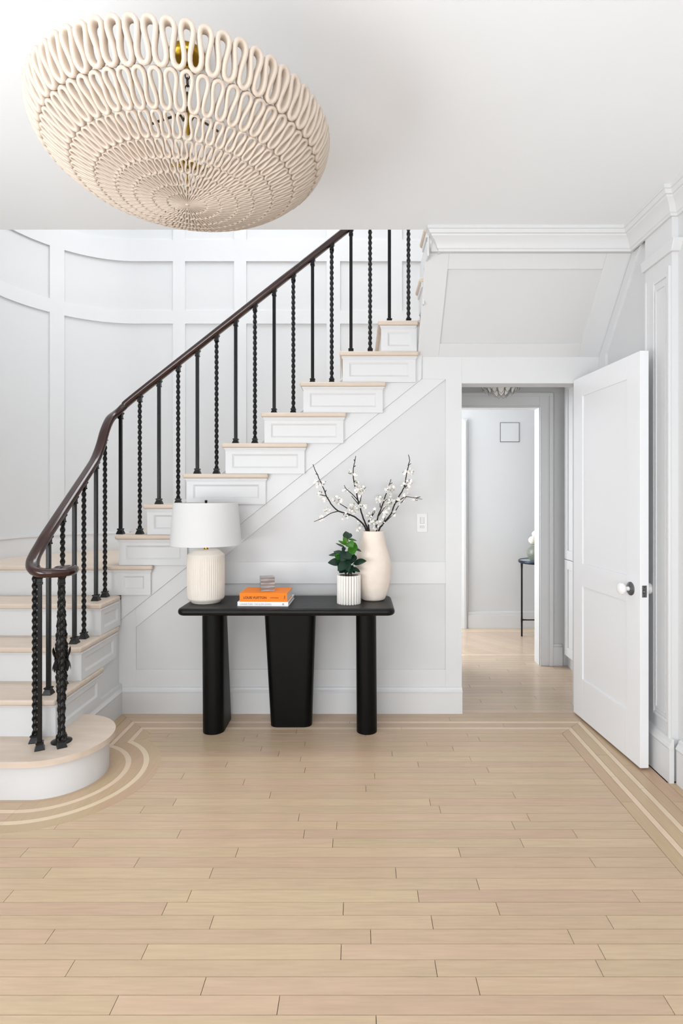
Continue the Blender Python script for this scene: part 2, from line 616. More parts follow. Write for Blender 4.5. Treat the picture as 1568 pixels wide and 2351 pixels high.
def path_strip(mb, i0, i1, z0, z1, near, far):
    """a slab that follows the stairwell wall; i0, i1 are positions along it"""
    A, B = stair_path(inset=near), stair_path(inset=far)

    def at(path, s):
        k = min(int(s), len(path) - 2)
        t = s - k
        return (path[k][0] * (1 - t) + path[k + 1][0] * t, path[k][1] * (1 - t) + path[k + 1][1] * t)
    ss = [i0] + [s for s in range(int(math.floor(i0)) + 1, int(math.ceil(i1)))] + [i1]
    rings = []
    for s in ss:
        a, b = at(A, s), at(B, s)
        zz0 = z0(a[0]) if callable(z0) else z0
        zz1 = z1(a[0]) if callable(z1) else z1
        rings.append([(a[0], a[1], zz0), (a[0], a[1], zz1), (b[0], b[1], zz1), (b[0], b[1], zz0)])
    return mb.rings(rings)


SPATH = stair_path()


def s_at(px):
    """position on the wall path seen at image column px"""
    best = None
    t = (px - CX) / FPX
    for k in range(len(SPATH) - 1):
        f0 = SPATH[k][0] - t * SPATH[k][1]
        f1 = SPATH[k + 1][0] - t * SPATH[k + 1][1]
        if f0 <= 0 <= f1 or f1 <= 0 <= f0:
            best = k + (0 - f0) / (f1 - f0)
    return best


s_mid = s_at(955)
wl = MB()
path_strip(wl, 0, s_mid, 0.0, TOPZ, 0.0, -0.12)
wall_left = struct(wl.build('wall_left', 'wall', smooth=30), 'curved white panelled stairwell wall behind the stair', 'wall')
wl = MB()
path_strip(wl, s_mid, len(SPATH) - 1, 2.345, TOPZ, 0.0, -0.12)
struct(wl.build('wall_back', 'wall'), 'upper stairwell wall at the turn of the stair', 'wall')

zz = lambda py: EYE - (py - CY) * DW / FPX
Z_A, Z_B, Z_C, Z_D = zz(552), zz(601), zz(714), zz(744)
S0 = 0.5
S_END = len(SPATH) - 1.001
FP = 0.011
for a, b in ((Z_A, Z_B), (Z_C, Z_D)):
    m = MB()
    path_strip(m, S0, S_END, min(a, b), max(a, b), FP, -0.001)
    m.build('panel_rail', 'trim', wall_left, smooth=30)
for x0, x1 in ((113, 147), (398, 426), (538, 566), (750, 781), (891, 923)):
    for (z0, z1) in ((1.03, min(Z_C, Z_D)), (max(Z_C, Z_D), min(Z_A, Z_B)), (max(Z_A, Z_B), 5.0)):
        m = MB()
        if x0 > 700 and z0 < 2:
            z0 = 2.0
        path_strip(m, s_at(x0), s_at(x1), z0, z1, FP, -0.001)
        m.build('panel_stile', 'trim', wall_left, smooth=30)

# ---- upper stairwell: closed ceiling and near side
m = MB().box(-2.6, 1.75, 2.985, 4.55, TOPZ, TOPZ + 0.1)
struct(m.build('ceiling', 'ceiling'), 'upper landing ceiling above the stairwell', 'ceiling')
struct(MB().box(-2.6, 1.75, 2.90, 2.985, CEIL + 0.30, TOPZ).build('wall_front', 'wall'),
       'upper wall on the room side of the stairwell', 'wall')
struct(MB().box(1.52, 1.62, 3.0, 4.45, 2.4, TOPZ).build('wall_right', 'wall'), 'upper wall at the right of the stairwell', 'wall')

# ---- right wall: recessed far bay, panelled pilaster, near wall
wall_right = struct(MB().box(1.50, 1.64, 2.87, 3.47, 0, CEIL).build('wall_right', 'wall'),
                    'white wall behind the open panelled door', 'wall')
pil = struct(MB().box(1.475, 1.64, 2.625, 2.87, 0, CEIL).build('trim_1', 'trim'), 'tall panelled pilaster beside the open door', 'pilaster')
wall_near = struct(MB().box(1.505, 1.64, -2.6, 2.625, 0, CEIL).build('wall_right', 'wall'),
                   'white right-hand wall nearest the camera', 'wall')


def wall_ring(mb, x0, x1, ya, yb, za, zb, wd):
    """raised picture-frame moulding on a wall that faces -x"""
    mb.box(x0, x1, ya, ya + wd, za, zb)
    mb.box(x0, x1, yb - wd, yb, za, zb)
    mb.box(x0, x1, ya + wd, yb - wd, za, za + wd)
    mb.box(x0, x1, ya + wd, yb - wd, zb - wd, zb)
    return mb


wall_ring(MB(), 1.468, 1.476, 2.648, 2.79, 0.262, 2.405, 0.016).build('panel_moulding', 'trim', pil, bevel=0.003)
wall_ring(MB(), 1.470, 1.476, 2.672, 2.765, 0.30, 2.36, 0.008).build('panel_moulding', 'trim', pil, bevel=0.002)
m = MB().prism([(2.61, 2.49), (2.60, 2.505), (2.588, 2.53), (2.588, 2.545), (2.90, 2.545), (2.89, 2.53), (2.885, 2.505), (2.88, 2.49)],
               'x', 1.462, 1.52)
m.build('capital_moulding', 'trim', pil, bevel=0.003)
m = MB().box(1.462, 1.476, 2.628, 2.640, 0.2, 2.43).box(1.466, 1.476, 2.846, 2.862, 0.2, 2.43)
m.build('edge_bead', 'trim', pil, bevel=0.003)
# sloping band on the right wall that follows the soffit
band = MB().prism([(3.45, 2.195), (3.005, 2.69), (2.92, 2.69), (3.355, 2.195), (3.355, 2.05), (3.45, 2.05)], 'x', 1.486, 1.502)
band.build('sloping_band', 'trim', wall_right, bevel=0.002)


def skirt(mb, x, y0, y1):
    mb.box(x - 0.022, x, y0, y1, 0, 0.155)
    mb.prism([(x, 0.155), (x - 0.022, 0.155), (x - 0.026, 0.165), (x - 0.02, 0.178), (x - 0.014, 0.186), (x - 0.010, 0.20), (x, 0.205)],
             'y', y0, y1)
    return mb


struct(skirt(MB(), 1.475, 2.605, 2.89).build('baseboard_right', 'trim', bevel=0.0012),
       'moulded skirting block under the pilaster', 'skirting')
struct(skirt(MB(), 1.5, 2.89, 3.445).build('baseboard_right', 'trim', bevel=0.0012),
       'white skirting hidden behind the open door', 'skirting')
struct(skirt(MB(), 1.505, -2.5, 2.604).build('baseboard_right', 'trim', bevel=0.0012),
       'white skirting along the near right wall', 'skirting')

# ---- crown mouldings
CPROF = [(0.0, 0.0), (0.012, 0.0), (0.014, 0.010), (0.020, 0.014), (0.026, 0.030), (0.038, 0.052), (0.055, 0.066), (0.058, 0.074),
         (0.066, 0.076), (0.074, 0.092), (0.080, 0.094), (0.080, 0.110), (0.0, 0.110)]     # (projection, height)
Z0C = CEIL - 0.110


def crown(name, path, label):
    """path: wall-face points in plan, room on the left of travel; mitred corners"""
    n = len(path)
    dirs = []
    for i in range(n):
        a = Vector(path[max(i - 1, 0)]) if i > 0 else None
        p = Vector(path[i])
        b = Vector(path[i + 1]) if i < n - 1 else None
        ns = []
        for u, v in ((a, p), (p, b)):
            if u is not None and v is not None:
                t = (v - u).normalized()
                ns.append(Vector((-t.y, t.x)))
        if len(ns) == 1:
            dirs.append(ns[0])
        else:
            h = (ns[0] + ns[1]).normalized()
            dirs.append(h / h.dot(ns[0]))
    rings = []
    for p, dv in zip(path, dirs):
        rings.append([(p[0] + dv.x * a, p[1] + dv.y * a, Z0C + b) for a, b in CPROF])
    return struct(MB().rings(rings).build(name, 'trim', smooth=25), label, 'crown moulding')


crown('trim_2', [(1.505, -2.5), (1.505, 2.625), (1.475, 2.625), (1.475, 3.01), (0.445, 3.01), (0.445, 3.06)],
      'white crown moulding around the ceiling at the right')

# ---- sloping soffit under the upper flight, with a sunk panel
sy0, sz0, sy1, sz1 = 3.45, 2.198, 3.01, 2.69
sv = Vector((0, sy1 - sy0, sz1 - sz0))
SL = sv.length
su = sv.normalized()
sn = Vector((0, -su.z, su.y))       # towards the room
soff = MB()


def sp(x, s, h):
    p = Vector((x, sy0, sz0)) + su * s + sn * h
    return (p.x, p.y, p.z)


def soffit_slab(mb, x0, x1, s0, s1, h0, h1):
    v = [sp(x0, s0, h0), sp(x1, s0, h0), sp(x1, s1, h0), sp(x0, s1, h0), sp(x0, s0, h1), sp(x1, s0, h1), sp(x1, s1, h1), sp(x0, s1, h1)]
    return mb.add(v, [(0, 3, 2, 1), (4, 5, 6, 7), (0, 1, 5, 4), (1, 2, 6, 5), (2, 3, 7, 6), (3, 0, 4, 7)])


soffit_slab(soff, 0.394, 1.52, -0.02, SL + 0.03, -0.06, -0.010)
soff.box(0.394, 1.52, 3.01, 3.06, 2.66, 3.1)
soffit = struct(soff.build('wall_soffit', 'wall'), 'sloping white panelled soffit below the upper stair flight', 'soffit')
pa, pb = 0.497, 1.355
s_lo, s_hi = 0.088, SL - 0.125
soffit_slab(MB(), 0.394, pa, 0, SL, -0.010, 0.0).build('panel_stile', 'trim', soffit, bevel=0.002)
soffit_slab(MB(), pb, 1.52, 0, SL, -0.010, 0.0).build('panel_stile', 'trim', soffit, bevel=0.002)
soffit_slab(MB(), pa, pb, 0, s_lo, -0.010, 0.0).build('panel_rail', 'trim', soffit, bevel=0.002)
soffit_slab(MB(), pa, pb, s_hi, SL, -0.010, 0.0).build('panel_rail', 'trim', soffit, bevel=0.002)

# ---- hall behind the doorway
struct(MB().box(0.42, 0.515, 3.575, 4.41, 0, 2.34).build('wall_left', 'wall'), 'side wall of the small hall under the stair', 'wall')
struct(MB().box(1.66, 1.76, 3.46, 4.41, 0, 2.34).build('wall_right', 'wall'), 'side wall of the small hall behind the tall cupboard', 'wall')
struct(MB().box(0.42, 1.76, 3.575, 4.41, 2.33, 2.345).build('ceiling', 'ceiling'), 'low white ceiling of the small hall', 'ceiling')
wall_hall = struct(MB().prism([(-0.5, 0), (0.52, 0), (0.52, 2.035), (1.431, 2.035), (1.431, 0), (2.7, 0), (2.7, 2.345), (-0.5, 2.345)],
                              'y', 4.41, 4.53).build('wall_back', 'wall'), 'hall end wall with an open doorway', 'wall')
hc = MB()
hc.box(1.431, 1.52, 4.394, 4.411, 0, 2.135).box(0.52, 1.431, 4.394, 4.411, 2.035, 2.135)
hc.box(1.505, 1.534, 4.384, 4.411, 0, 2.150).box(0.52, 1.505, 4.384, 4.411, 2.122, 2.150)
hc.box(1.431, 1.440, 4.389, 4.411, 0, 2.044).box(0.52, 1.431, 4.389, 4.411, 2.035, 2.044)
hc.box(0.52, 1.66, 4.36, 4.411, 2.20, 2.33)
struct(hc.build('trim_3', 'trim', bevel=0.003), 'white moulded casing around the far doorway', 'door casing')
m = MB().box(1.534, 1.61, 4.392, 4.411, 0, 0.15).box(1.534, 1.61, 4.398, 4.411, 0.15, 0.17)
struct(m.build('baseboard_hall', 'trim', bevel=0.002), 'short white skirting beside the far doorway', 'skirting')

# far room shell
far = struct(MB().box(-0.5, 2.7, 5.64, 5.74, 0, 2.75).build('wall_back', 'wall'), 'plain far-room wall seen through two doorways', 'wall')
struct(MB().box(2.6, 2.7, 4.53, 5.64, 0, 2.75).build('wall_right', 'wall'), 'right-hand wall of the far room', 'wall')
struct(MB().box(-0.56, -0.46, 4.53, 5.64, 0, 2.75).build('wall_left', 'wall'), 'left-hand wall of the far room', 'wall')
struct(MB().box(-0.5, 2.7, 4.53, 5.74, 2.72, 2.80).build('ceiling', 'ceiling'), 'white ceiling of the far room', 'ceiling')
m = MB().box(1.105, 2.6, 5.622, 5.641, 0, 0.135).box(1.105, 2.6, 5.628, 5.641, 0.135, 0.165)
struct(m.build('baseboard_far', 'trim', bevel=0.002), 'white skirting along the far-room wall', 'skirting')
m = MB().box(1.045, 1.10, 5.615, 5.641, 0, 2.105).box(1.06, 1.085, 5.605, 5.616, 0, 2.09)
struct(m.build('trim_4', 'trim', bevel=0.002), 'edge of a white door casing in the far room', 'door casing')

# ---- unseen sides of the entrance hall, with their window openings
m = MB().box(-2.56, -2.44, -2.6, -1.45, 0, CEIL).box(-2.56, -2.44, 1.25, 2.05, 0, CEIL)
m.box(-2.56, -2.44, -1.45, 1.25, 0, 0.06).box(-2.56, -2.44, -1.45, 1.25, 2.45, CEIL)
struct(m.build('wall_left', 'wall'), 'left entrance wall around a tall window', 'wall')
m = MB().box(-2.6, -2.1, -2.6, -2.5, 0, CEIL).box(1.3, 1.64, -2.6, -2.5, 0, CEIL).box(-2.1, 1.3, -2.6, -2.5, 0, 0.06)
m.box(-2.1, 1.3, -2.6, -2.5, 2.45, CEIL)
struct(m.build('wall_front', 'wall'), 'front wall of the entrance hall behind the camera', 'wall')

# ---- open door
DH = (1.327, 3.438)
DE = (1.378, 2.728)
dvec = Vector((DE[0] - DH[0], DE[1] - DH[1]))
DWID = dvec.length
drot = math.atan2(dvec.y, dvec.x)
door = thing('door_1', (DH[0], DH[1], 0), 'open white two-panel door with porcelain knob at the right', 'door', rz=drot)
door['kind'] = 'structure'
TH = 0.043   # local: x along the door, y towards the right wall is +, face seen is y = 0 (towards -x world)
# local +y points to world +x side? (drot is about -86 deg: local y -> world +x)
u0, u1 = 0.112, 0.592
zt, zb1, zt2, zb2, DT, DB = 1.936, 0.938, 0.803, 0.2505, 2.052, 0.012
leaf = MB().box(0, DWID, 0.008, TH, DB, DT)
leaf = leaf.build('leaf_core', 'door', door, local=True)
for nm, a, b, z0, z1 in (('stile', 0, u0, DB, DT), ('stile', u1, DWID, DB, DT), ('top_rail', u0, u1, zt, DT),
                         ('lock_rail', u0, u1, zt2, zb1), ('bottom_rail', u0, u1, DB, zb2)):
    MB().box(a, b, 0, 0.0085, z0, z1).build(nm, 'door', door, local=True, bevel=0.0012)
ku, kz = 0.630, 0.876


def ylathe(mb, prof, cx, cz, n=28):
    """turned shape about the local y axis; prof = (r, y)"""
    return mb.rings([[(cx + r * math.cos(2 * PI * i / n), yy, cz + r * math.sin(2 * PI * i / n)) for i in range(n)] for r, yy in prof])


for sgn, base, lab in ((-1, 0.0, 'near'), (1, TH, 'far')):
    f = lambda y: base + sgn * y
    ros = ylathe(MB(), [(0.034, f(0.0)), (0.034, f(0.004)), (0.030, f(0.007)), (0.022, f(0.008)), (0.012, f(0.010)), (0.011, f(0.012))], ku, kz)
    ro = ros.build('rosette', 'steel', door, local=True, smooth=30)
    kn = ylathe(MB(), [(0.011, f(0.011)), (0.010, f(0.026)), (0.013, f(0.030)), (0.024, f(0.036)), (0.0295, f(0.046)), (0.029, f(0.055)),
                       (0.022, f(0.062)), (0.010, f(0.066)), (0.001, f(0.0665))], ku, kz)
    kn.build('knob', 'porcelain', door, local=True, smooth=40)
lp = MB().box(DWID - 0.001, DWID + 0.002, 0.010, TH - 0.010, 0.846, 0.904).build('latch_plate', 'steel', door, local=True, bevel=0.0006)
lb = MB().rings([[(DWID + h, TH / 2 + r * math.cos(2 * PI * i / 16), 0.873 + r * math.sin(2 * PI * i / 16)) for i in range(16)]
                 for r, h in ((0.0095, 0.001), (0.0095, 0.006), (0.006, 0.011))])
lb.build('latch_bolt', 'steel', lp, local=True, smooth=30)
for zc in (0.853, 0.897):
    MB().rings([[(DWID + h, TH / 2 + 0.003 * math.cos(2 * PI * i / 8), zc + 0.003 * math.sin(2 * PI * i / 8)) for i in range(8)]
                for h in (0.001, 0.0028)]).build('screw', 'darkgap', lp, local=True)

# =================================================================== STAIRCASE
ZS = {n: (0.183 * n if n <= 5 else 0.915 + 0.187 * (n - 5)) for n in range(0, 18)}
TT = 0.028
stair = thing('staircase', (-1.6, 3.4, 0), 'white panelled staircase with whitewashed oak treads', 'staircase')
OX = -1.447            # outer nosing of the lower flight
FRONT = {2: 2.665, 3: 2.915, 4: 3.140, 5: 3.400}
LEFT = {6: -1.485, 7: -1.3128, 8: -1.0715, 9: -0.8328, 10: -0.594, 11: -0.3554, 12: -0.114, 13: 0.122}
REND = {5: -1.2545, 6: -1.030, 7: -0.788, 8: -0.549, 9: -0.310, 10: -0.0716, 11: 0.170, 12: 0.371, 13: 0.366}
FY = 3.400             # outer nosing of the straight flight


def tread(mb, z):
    return mb.build('tread', 'tread', stair, bevel=0.011, seg=4, smooth=50)


# first step: rounded bullnose
def bull(r, yfront):
    pts = [(-2.43, yfront)]
    for k in range(0, 33):
        a = -PI / 2 + (PI / 2 + math.radians(97)) * k / 32
        pts.append((SCX + r * math.cos(a), SCY + r * math.sin(a)))
    pts += [(-1.475, SCY + r * 0.99), (-2.43, SCY + r * 0.99)]
    return pts


MB().prism(bull(0.236, SCY - 0.236), 'z', 0.0, ZS[1] - TT).build('starting_step_riser', 'trim', stair, smooth=30)
MB().prism(bull(0.2435, SCY - 0.2435), 'z', ZS[1] - TT - 0.012, ZS[1] - TT).build('cove_moulding', 'trim', stair, smooth=30)
MB().prism(bull(0.265, SCY - 0.265), 'z', ZS[1] - TT, ZS[1]).build('tread', 'tread', stair, bevel=0.011, seg=4, smooth=50)


def ring_frame_y(mb, x0, x1, z0, z1, y0, y1, w):
    mb.box(x0, x1, y0, y1, z0, z0 + w).box(x0, x1, y0, y1, z1 - w, z1)
    mb.box(x0, x0 + w, y0, y1, z0 + w, z1 - w).box(x1 - w, x1, y0, y1, z0 + w, z1 - w)
    return mb


def bracket_y(x0, x1, z0, z1, yf):
    """panelled end plate of a step on the straight flight (faces -y): frame with a sunk, bevelled panel"""
    b = MB()
    w = 0.040
    a0, a1, c0, c1 = x0 + w, x1 - w, z0 + w * 0.85, z1 - w * 0.95
    yb_ = yf + 0.022
    b.box(x0, x1, yf + 0.010, yb_, z0, z1)
    b.box(x0, x1, yf, yf + 0.010, z0, c0).box(x0, x1, yf, yf + 0.010, c1, z1)
    b.box(x0, a0, yf, yf + 0.010, c0, c1).box(a1, x1, yf, yf + 0.010, c0, c1)
    br = b.build('step_bracket', 'trim', stair)
    i = 0.011
    p = MB().add([(a0, yf, c0), (a1, yf, c0), (a1, yf, c1), (a0, yf, c1),
                  (a0 + i, yf + 0.009, c0 + i), (a1 - i, yf + 0.009, c0 + i), (a1 - i, yf + 0.009, c1 - i), (a0 + i, yf + 0.009, c1 - i)],
                 [(0, 1, 5, 4), (1, 2, 6, 5), (2, 3, 7, 6), (3, 0, 4, 7), (4, 5, 6, 7)])
    p.build('sunk_panel', 'trim', br)
    return br


def bracket_x(y0, y1, z0, z1, xf):
    """the same end plate on the lower flight (faces +x)"""
    b = MB()
    w = 0.042
    a0, a1, c0, c1 = y0 + w, y1 - w, z0 + w * 0.85, z1 - w * 0.95
    b.box(xf - 0.022, xf - 0.010, y0, y1, z0, z1)
    b.box(xf - 0.010, xf, y0, y1, z0, c0).box(xf - 0.010, xf, y0, y1, c1, z1)
    b.box(xf - 0.010, xf, y0, a0, c0, c1).box(xf - 0.010, xf, a1, y1, c0, c1)
    br = b.build('step_bracket', 'trim', stair)
    i = 0.011
    p = MB().add([(xf, a0, c0), (xf, a1, c0), (xf, a1, c1), (xf, a0, c1),
                  (xf - 0.009, a0 + i, c0 + i), (xf - 0.009, a1 - i, c0 + i), (xf - 0.009, a1 - i, c1 - i), (xf - 0.009, a0 + i, c1 - i)],
                 [(0, 1, 5, 4), (1, 2, 6, 5), (2, 3, 7, 6), (3, 0, 4, 7), (4, 5, 6, 7)])
    p.build('sunk_panel', 'trim', br)
    return br


# lower flight
XF = -1.458
BACKEND = {2: 3.185, 3: 3.390, 4: 3.405}
for n in (2, 3, 4):
    f = FRONT[n]
    nf = FRONT[n + 1]
    e = BACKEND[n]
    poly = [(-2.43, f), (OX, f), (OX, e), (-1.466, e), (-1.466, nf + 0.06), (-2.43, nf + 0.06)]
    tread(MB().prism(poly, 'z', ZS[n] - TT, ZS[n]), n)
    box('riser', -2.43, XF - 0.0225, f + 0.028, f + 0.046, ZS[n - 1], ZS[n] - TT, 'trim', stair)
    m = MB().box(-2.43, XF + 0.004, f + 0.018, f + 0.029, ZS[n] - TT - 0.013, ZS[n] - TT)
    m.box(XF - 0.003, XF + 0.008, f + 0.018, e - 0.015, ZS[n] - TT - 0.013, ZS[n] - TT)
    m.build('cove_moulding', 'trim', stair, bevel=0.003)
    bracket_x(f + 0.0275, e - 0.02 if n < 4 else 3.432, ZS[n - 1] + (0.001 if n > 2 else 0.0), ZS[n] - TT, XF)
# side cheek of the lower flight
cheek = MB().prism([(2.715, 0), (3.455, 0), (3.455, ZS[4] - TT), (3.19, ZS[4] - TT), (3.19, ZS[3] - TT), (2.965, ZS[3] - TT), (2.965, ZS[2] - TT),
                    (2.715, ZS[2] - TT)], 'x', -1.50, -1.4755)
cheek.build('side_cheek', 'trim', stair)
m = MB().box(-1.476, -1.450, 2.93, 3.452, 0, 0.132)
m.prism([(-1.476, 0.132), (-1.448, 0.132), (-1.446, 0.139), (-1.452, 0.147), (-1.456, 0.153), (-1.459, 0.160), (-1.476, 0.162)], 'y', 2.93, 3.452)
m.box(-1.476, -1.4585, 2.95, 3.452, 0.158, 0.184)
m.build('side_skirting', 'trim', stair, bevel=0.0012)

# step 5: the quarter landing
poly = [(-2.43, FY), (REND[5], FY), (REND[5], 3.444), (-1.43, 3.444), (-1.43, 4.39), (-1.75, 4.385)]
for k in range(1, 13):
    a = PI / 2 + PI / 2 * k / 12
    poly.append((-1.75 + 0.68 * math.cos(a), 3.60 + 0.79 * math.sin(a)))
tread(MB().prism(poly, 'z', ZS[5] - TT, ZS[5]), 5)
box('riser', -2.43, XF - 0.0225, 3.428, 3.446, ZS[4], ZS[5] - TT, 'trim', stair)
m = MB().box(-2.43, -1.47, 3.418, 3.429, ZS[5] - TT - 0.013, ZS[5] - TT)
m.build('cove_moulding', 'trim', stair, bevel=0.003)
YFB = 3.424
for n in range(5, 14):
    x0 = LEFT.get(n, -1.455)
    x1 = REND[n]
    if n > 5:
        nx = LEFT.get(n + 1, 0.60)
        poly = [(x0, FY), (x1, FY), (x1, 3.443), (max(nx + 0.06, x0 + 0.1) if n < 13 else x1, 3.443),
                (nx + 0.06 if n < 13 else x1, 4.388), (x0, 4.388)]
        tread(MB().prism(poly, 'z', ZS[n] - TT, ZS[n]), n)
        box('riser', x0 + 0.026, x0 + 0.044, YFB + 0.004, 4.388, ZS[n - 1], ZS[n] - TT, 'trim', stair)
    lx = x0 + 0.020 if n > 5 else -1.4805
    rx = x1 - 0.018 if n < 13 else 0.36
    bracket_y(lx, rx, ZS[n - 1] + 0.001, ZS[n] - TT, YFB)
    m = MB().box(lx - 0.008, x1 - 0.008, YFB - 0.010, YFB + 0.004, ZS[n] - TT - 0.010, ZS[n] - TT)
    m.box(lx - 0.004, x1 - 0.013, YFB - 0.005, YFB + 0.004, ZS[n] - TT - 0.018, ZS[n] - TT - 0.009)
    m.build('cove_moulding', 'trim', stair, bevel=0.002)
# stringer board behind the brackets
top = [(-1.46, ZS[5] - TT)]
for n in range(6, 14):
    top += [(LEFT[n] + 0.03, ZS[n - 1] - TT), (LEFT[n] + 0.03, ZS[n] - TT)]
top += [(0.394, ZS[13] - TT)]
poly = [(-1.46, sz(-1.46)), (0.392, sz(0.392))] + top[::-1]
MB().prism(poly, 'y', 3.441, 3.50).build('stringer', 'trim', stair)

# skirt board on the stairwell wall
m = MB()
path_strip(m, 4, s_at(300), 0.90, 1.045, 0.016, -0.001)
path_strip(m, 4, s_at(300), 1.045, 1.062, 0.024, -0.001)
m.build('wall_skirting', 'trim', stair, smooth=30)
m = MB()
yk = DW - 0.016
slp = 0.187 / 0.2398
sk = lambda x: ZS[6] + slp * (x + 1.40) + 0.15
m.prism([(-1.46, 0.92), (-1.46, 1.062), (-1.43, sk(-1.43)), (0.6, sk(0.6)), (0.6, sk(0.6) - 0.5), (-1.0, 0.92)], 'y', yk, DW + 0.001)
m.prism([(-1.43, sk(-1.43)), (0.6, sk(0.6)), (0.6, sk(0.6) + 0.022), (-1.43, sk(-1.43) + 0.022)], 'y', yk - 0.010, DW + 0.001)
m.build('wall_skirting', 'trim', stair)

# upper flight that returns over the room (seen as a sliver at the turn)
m = MB().prism([(3.455, 2.19), (3.0, 2.70), (3.0, CEIL + 0.30), (3.20, 2.95), (3.20, ZS[15] - TT), (3.43, ZS[15] - TT), (3.43, ZS[14] - TT), (3.455, ZS[13] - TT)],
               'x', 0.380, 0.396)
m.build('upper_stringer', 'trim', stair)
m = MB()
for off, wd, pr in ((0.0, 0.020, 0.012), (0.034, 0.012, 0.008), (0.060, 0.008, 0.006)):
    q = [(3.45 - off * 0.0, 2.198 + off), (3.01, 2.69 + off), (3.01, 2.69 + off + wd), (3.45, 2.198 + off + wd)]
    m.prism(q, 'x', 0.380 - pr, 0.381)
m.build('upper_stringer_moulding', 'trim', stair)
for n, ya, yb in ((14, 3.205, 3.44), (15, 2.99, 3.20)):
    tread(MB().box(0.352, 1.5, ya, yb, ZS[n] - TT, ZS[n]), n)
    bq = MB().box(0.372, 0.381, ya, yb - 0.02, ZS[n - 1] + 0.03, ZS[n] - TT)
    bq.box(0.364, 0.373, ya, yb - 0.02, ZS[n] - TT - 0.03, ZS[n] - TT)
    bq.build('step_bracket', 'trim', stair, bevel=0.002)
    box('riser', 0.38, 1.5, yb - 0.04, yb - 0.02, ZS[n - 1], ZS[n] - TT, 'trim', stair)
MB().box(0.34, 1.5, 3.44, 4.388, ZS[13] - TT, ZS[13]).build('tread', 'tread', stair)

# =================================================================== RAILING
railing = thing('stair_railing', (-1.525, 2.7, ZS[1]), 'black iron balustrade with dark mahogany handrail and scrolled end', 'railing')
RL = lambda x: 2.555 + 0.79 * (x + 0.640)
RY = 3.488
ctrl = [(-1.402, 2.640, 0.990), (-1.417, 2.660, 0.990), (-1.396, 2.679, 0.990), (-1.366, 2.668, 0.990), (-1.352, 2.628, 0.990),
        (-1.366, 2.583, 0.990), (-1.402, 2.551, 0.990), (-1.445, 2.545, 0.993), (-1.484, 2.558, 1.004), (-1.510, 2.590, 1.028),
        (-1.522, 2.635, 1.062), (-1.525, 2.690, 1.108), (-1.525, 2.746, 1.157), (-1.525, 2.953, 1.318), (-1.525, 3.169, 1.486),
        (-1.525, 3.250, 1.556), (-1.525, 3.314, 1.640), (-1.524, 3.368, 1.736), (-1.517, 3.420, 1.810), (-1.500, 3.462, 1.850),
        (-1.465, 3.484, 1.893), (-1.40, RY, RL(-1.40)), (-1.0, RY, RL(-1.0)), (-0.4, RY, RL(-0.4)), (0.2, RY, RL(0.2)), (0.36, RY, RL(0.36)),
        (0.402, 3.46, 3.41), (0.412, 3.38, 3.50), (0.412, 3.05, 3.76)]
rpath = catmull(ctrl, 9)
hp = []
for k in range(16):
    a = 2 * PI * k / 16
    c, s = math.cos(a), math.sin(a)
    hp.append((0.029 * (abs(c) ** 0.75) * (1 if c >= 0 else -1), (0.022 if s >= 0 else 0.021) * (abs(s) ** 0.7) * (1 if s >= 0 else -1)))
hp = [(a * (1.0 if b > -0.004 else 0.86), b) for a, b in hp]
hr = MB()
sweep_profile(hr, rpath, hp)
handrail = hr.build('handrail', 'rail', railing, smooth=50)
MB().lathe([(0.001, 0.969), (0.034, 0.969), (0.042, 0.976), (0.045, 0.990), (0.042, 1.004), (0.034, 1.011), (0.012, 1.014), (0.001, 1.014)], -1.392, 2.640, 28).build(
    'volute_eye', 'rail', handrail, smooth=40)


def rail_z(x, y):
    best = min(rpath, key=lambda p: (p.x - x) ** 2 + (p.y - y) ** 2)
    i = rpath.index(best)
    # interpolate along the nearest neighbour segment
    out = best.z
    for j in (i - 1, i + 1):
        if 0 <= j < len(rpath):
            q = rpath[j]
            d = q - best
            L2 = d.x ** 2 + d.y ** 2
            if L2 > 1e-9:
                t = ((x - best.x) * d.x + (y - best.y) * d.y) / L2
                if 0 < t <= 1:
                    out = best.z + d.z * t
    return out - 0.012


def twisted(mb, x, y, z0, z1, r=0.0112, pitch=0.066, ph=0.0):
    n = max(8, int((z1 - z0) / 0.0045))
    rings = []
    for k in range(n + 1):
        z = z0 + (z1 - z0) * k / n
        e = min(1.0, (z - z0) / 0.02, (z1 - z) / 0.02)
        a0 = ph + 2 * PI * (z - z0) / pitch
        ring = []
        for i in range(12):
            a = 2 * PI * i / 12
            rr = r * (0.93 + 0.25 * e * math.cos(2 * a))
            ring.append((x + rr * math.cos(a + a0), y + rr * math.sin(a + a0), z))
        rings.append(ring)
    return mb.rings(rings)


def sq_ring(x, y, z, h, rot=0.0):
    c, s = math.cos(rot), math.sin(rot)
    return [(x + c * a - s * b, y + s * a + c * b, z) for a, b in ((-h, -h), (h, -h), (h, h), (-h, h))]


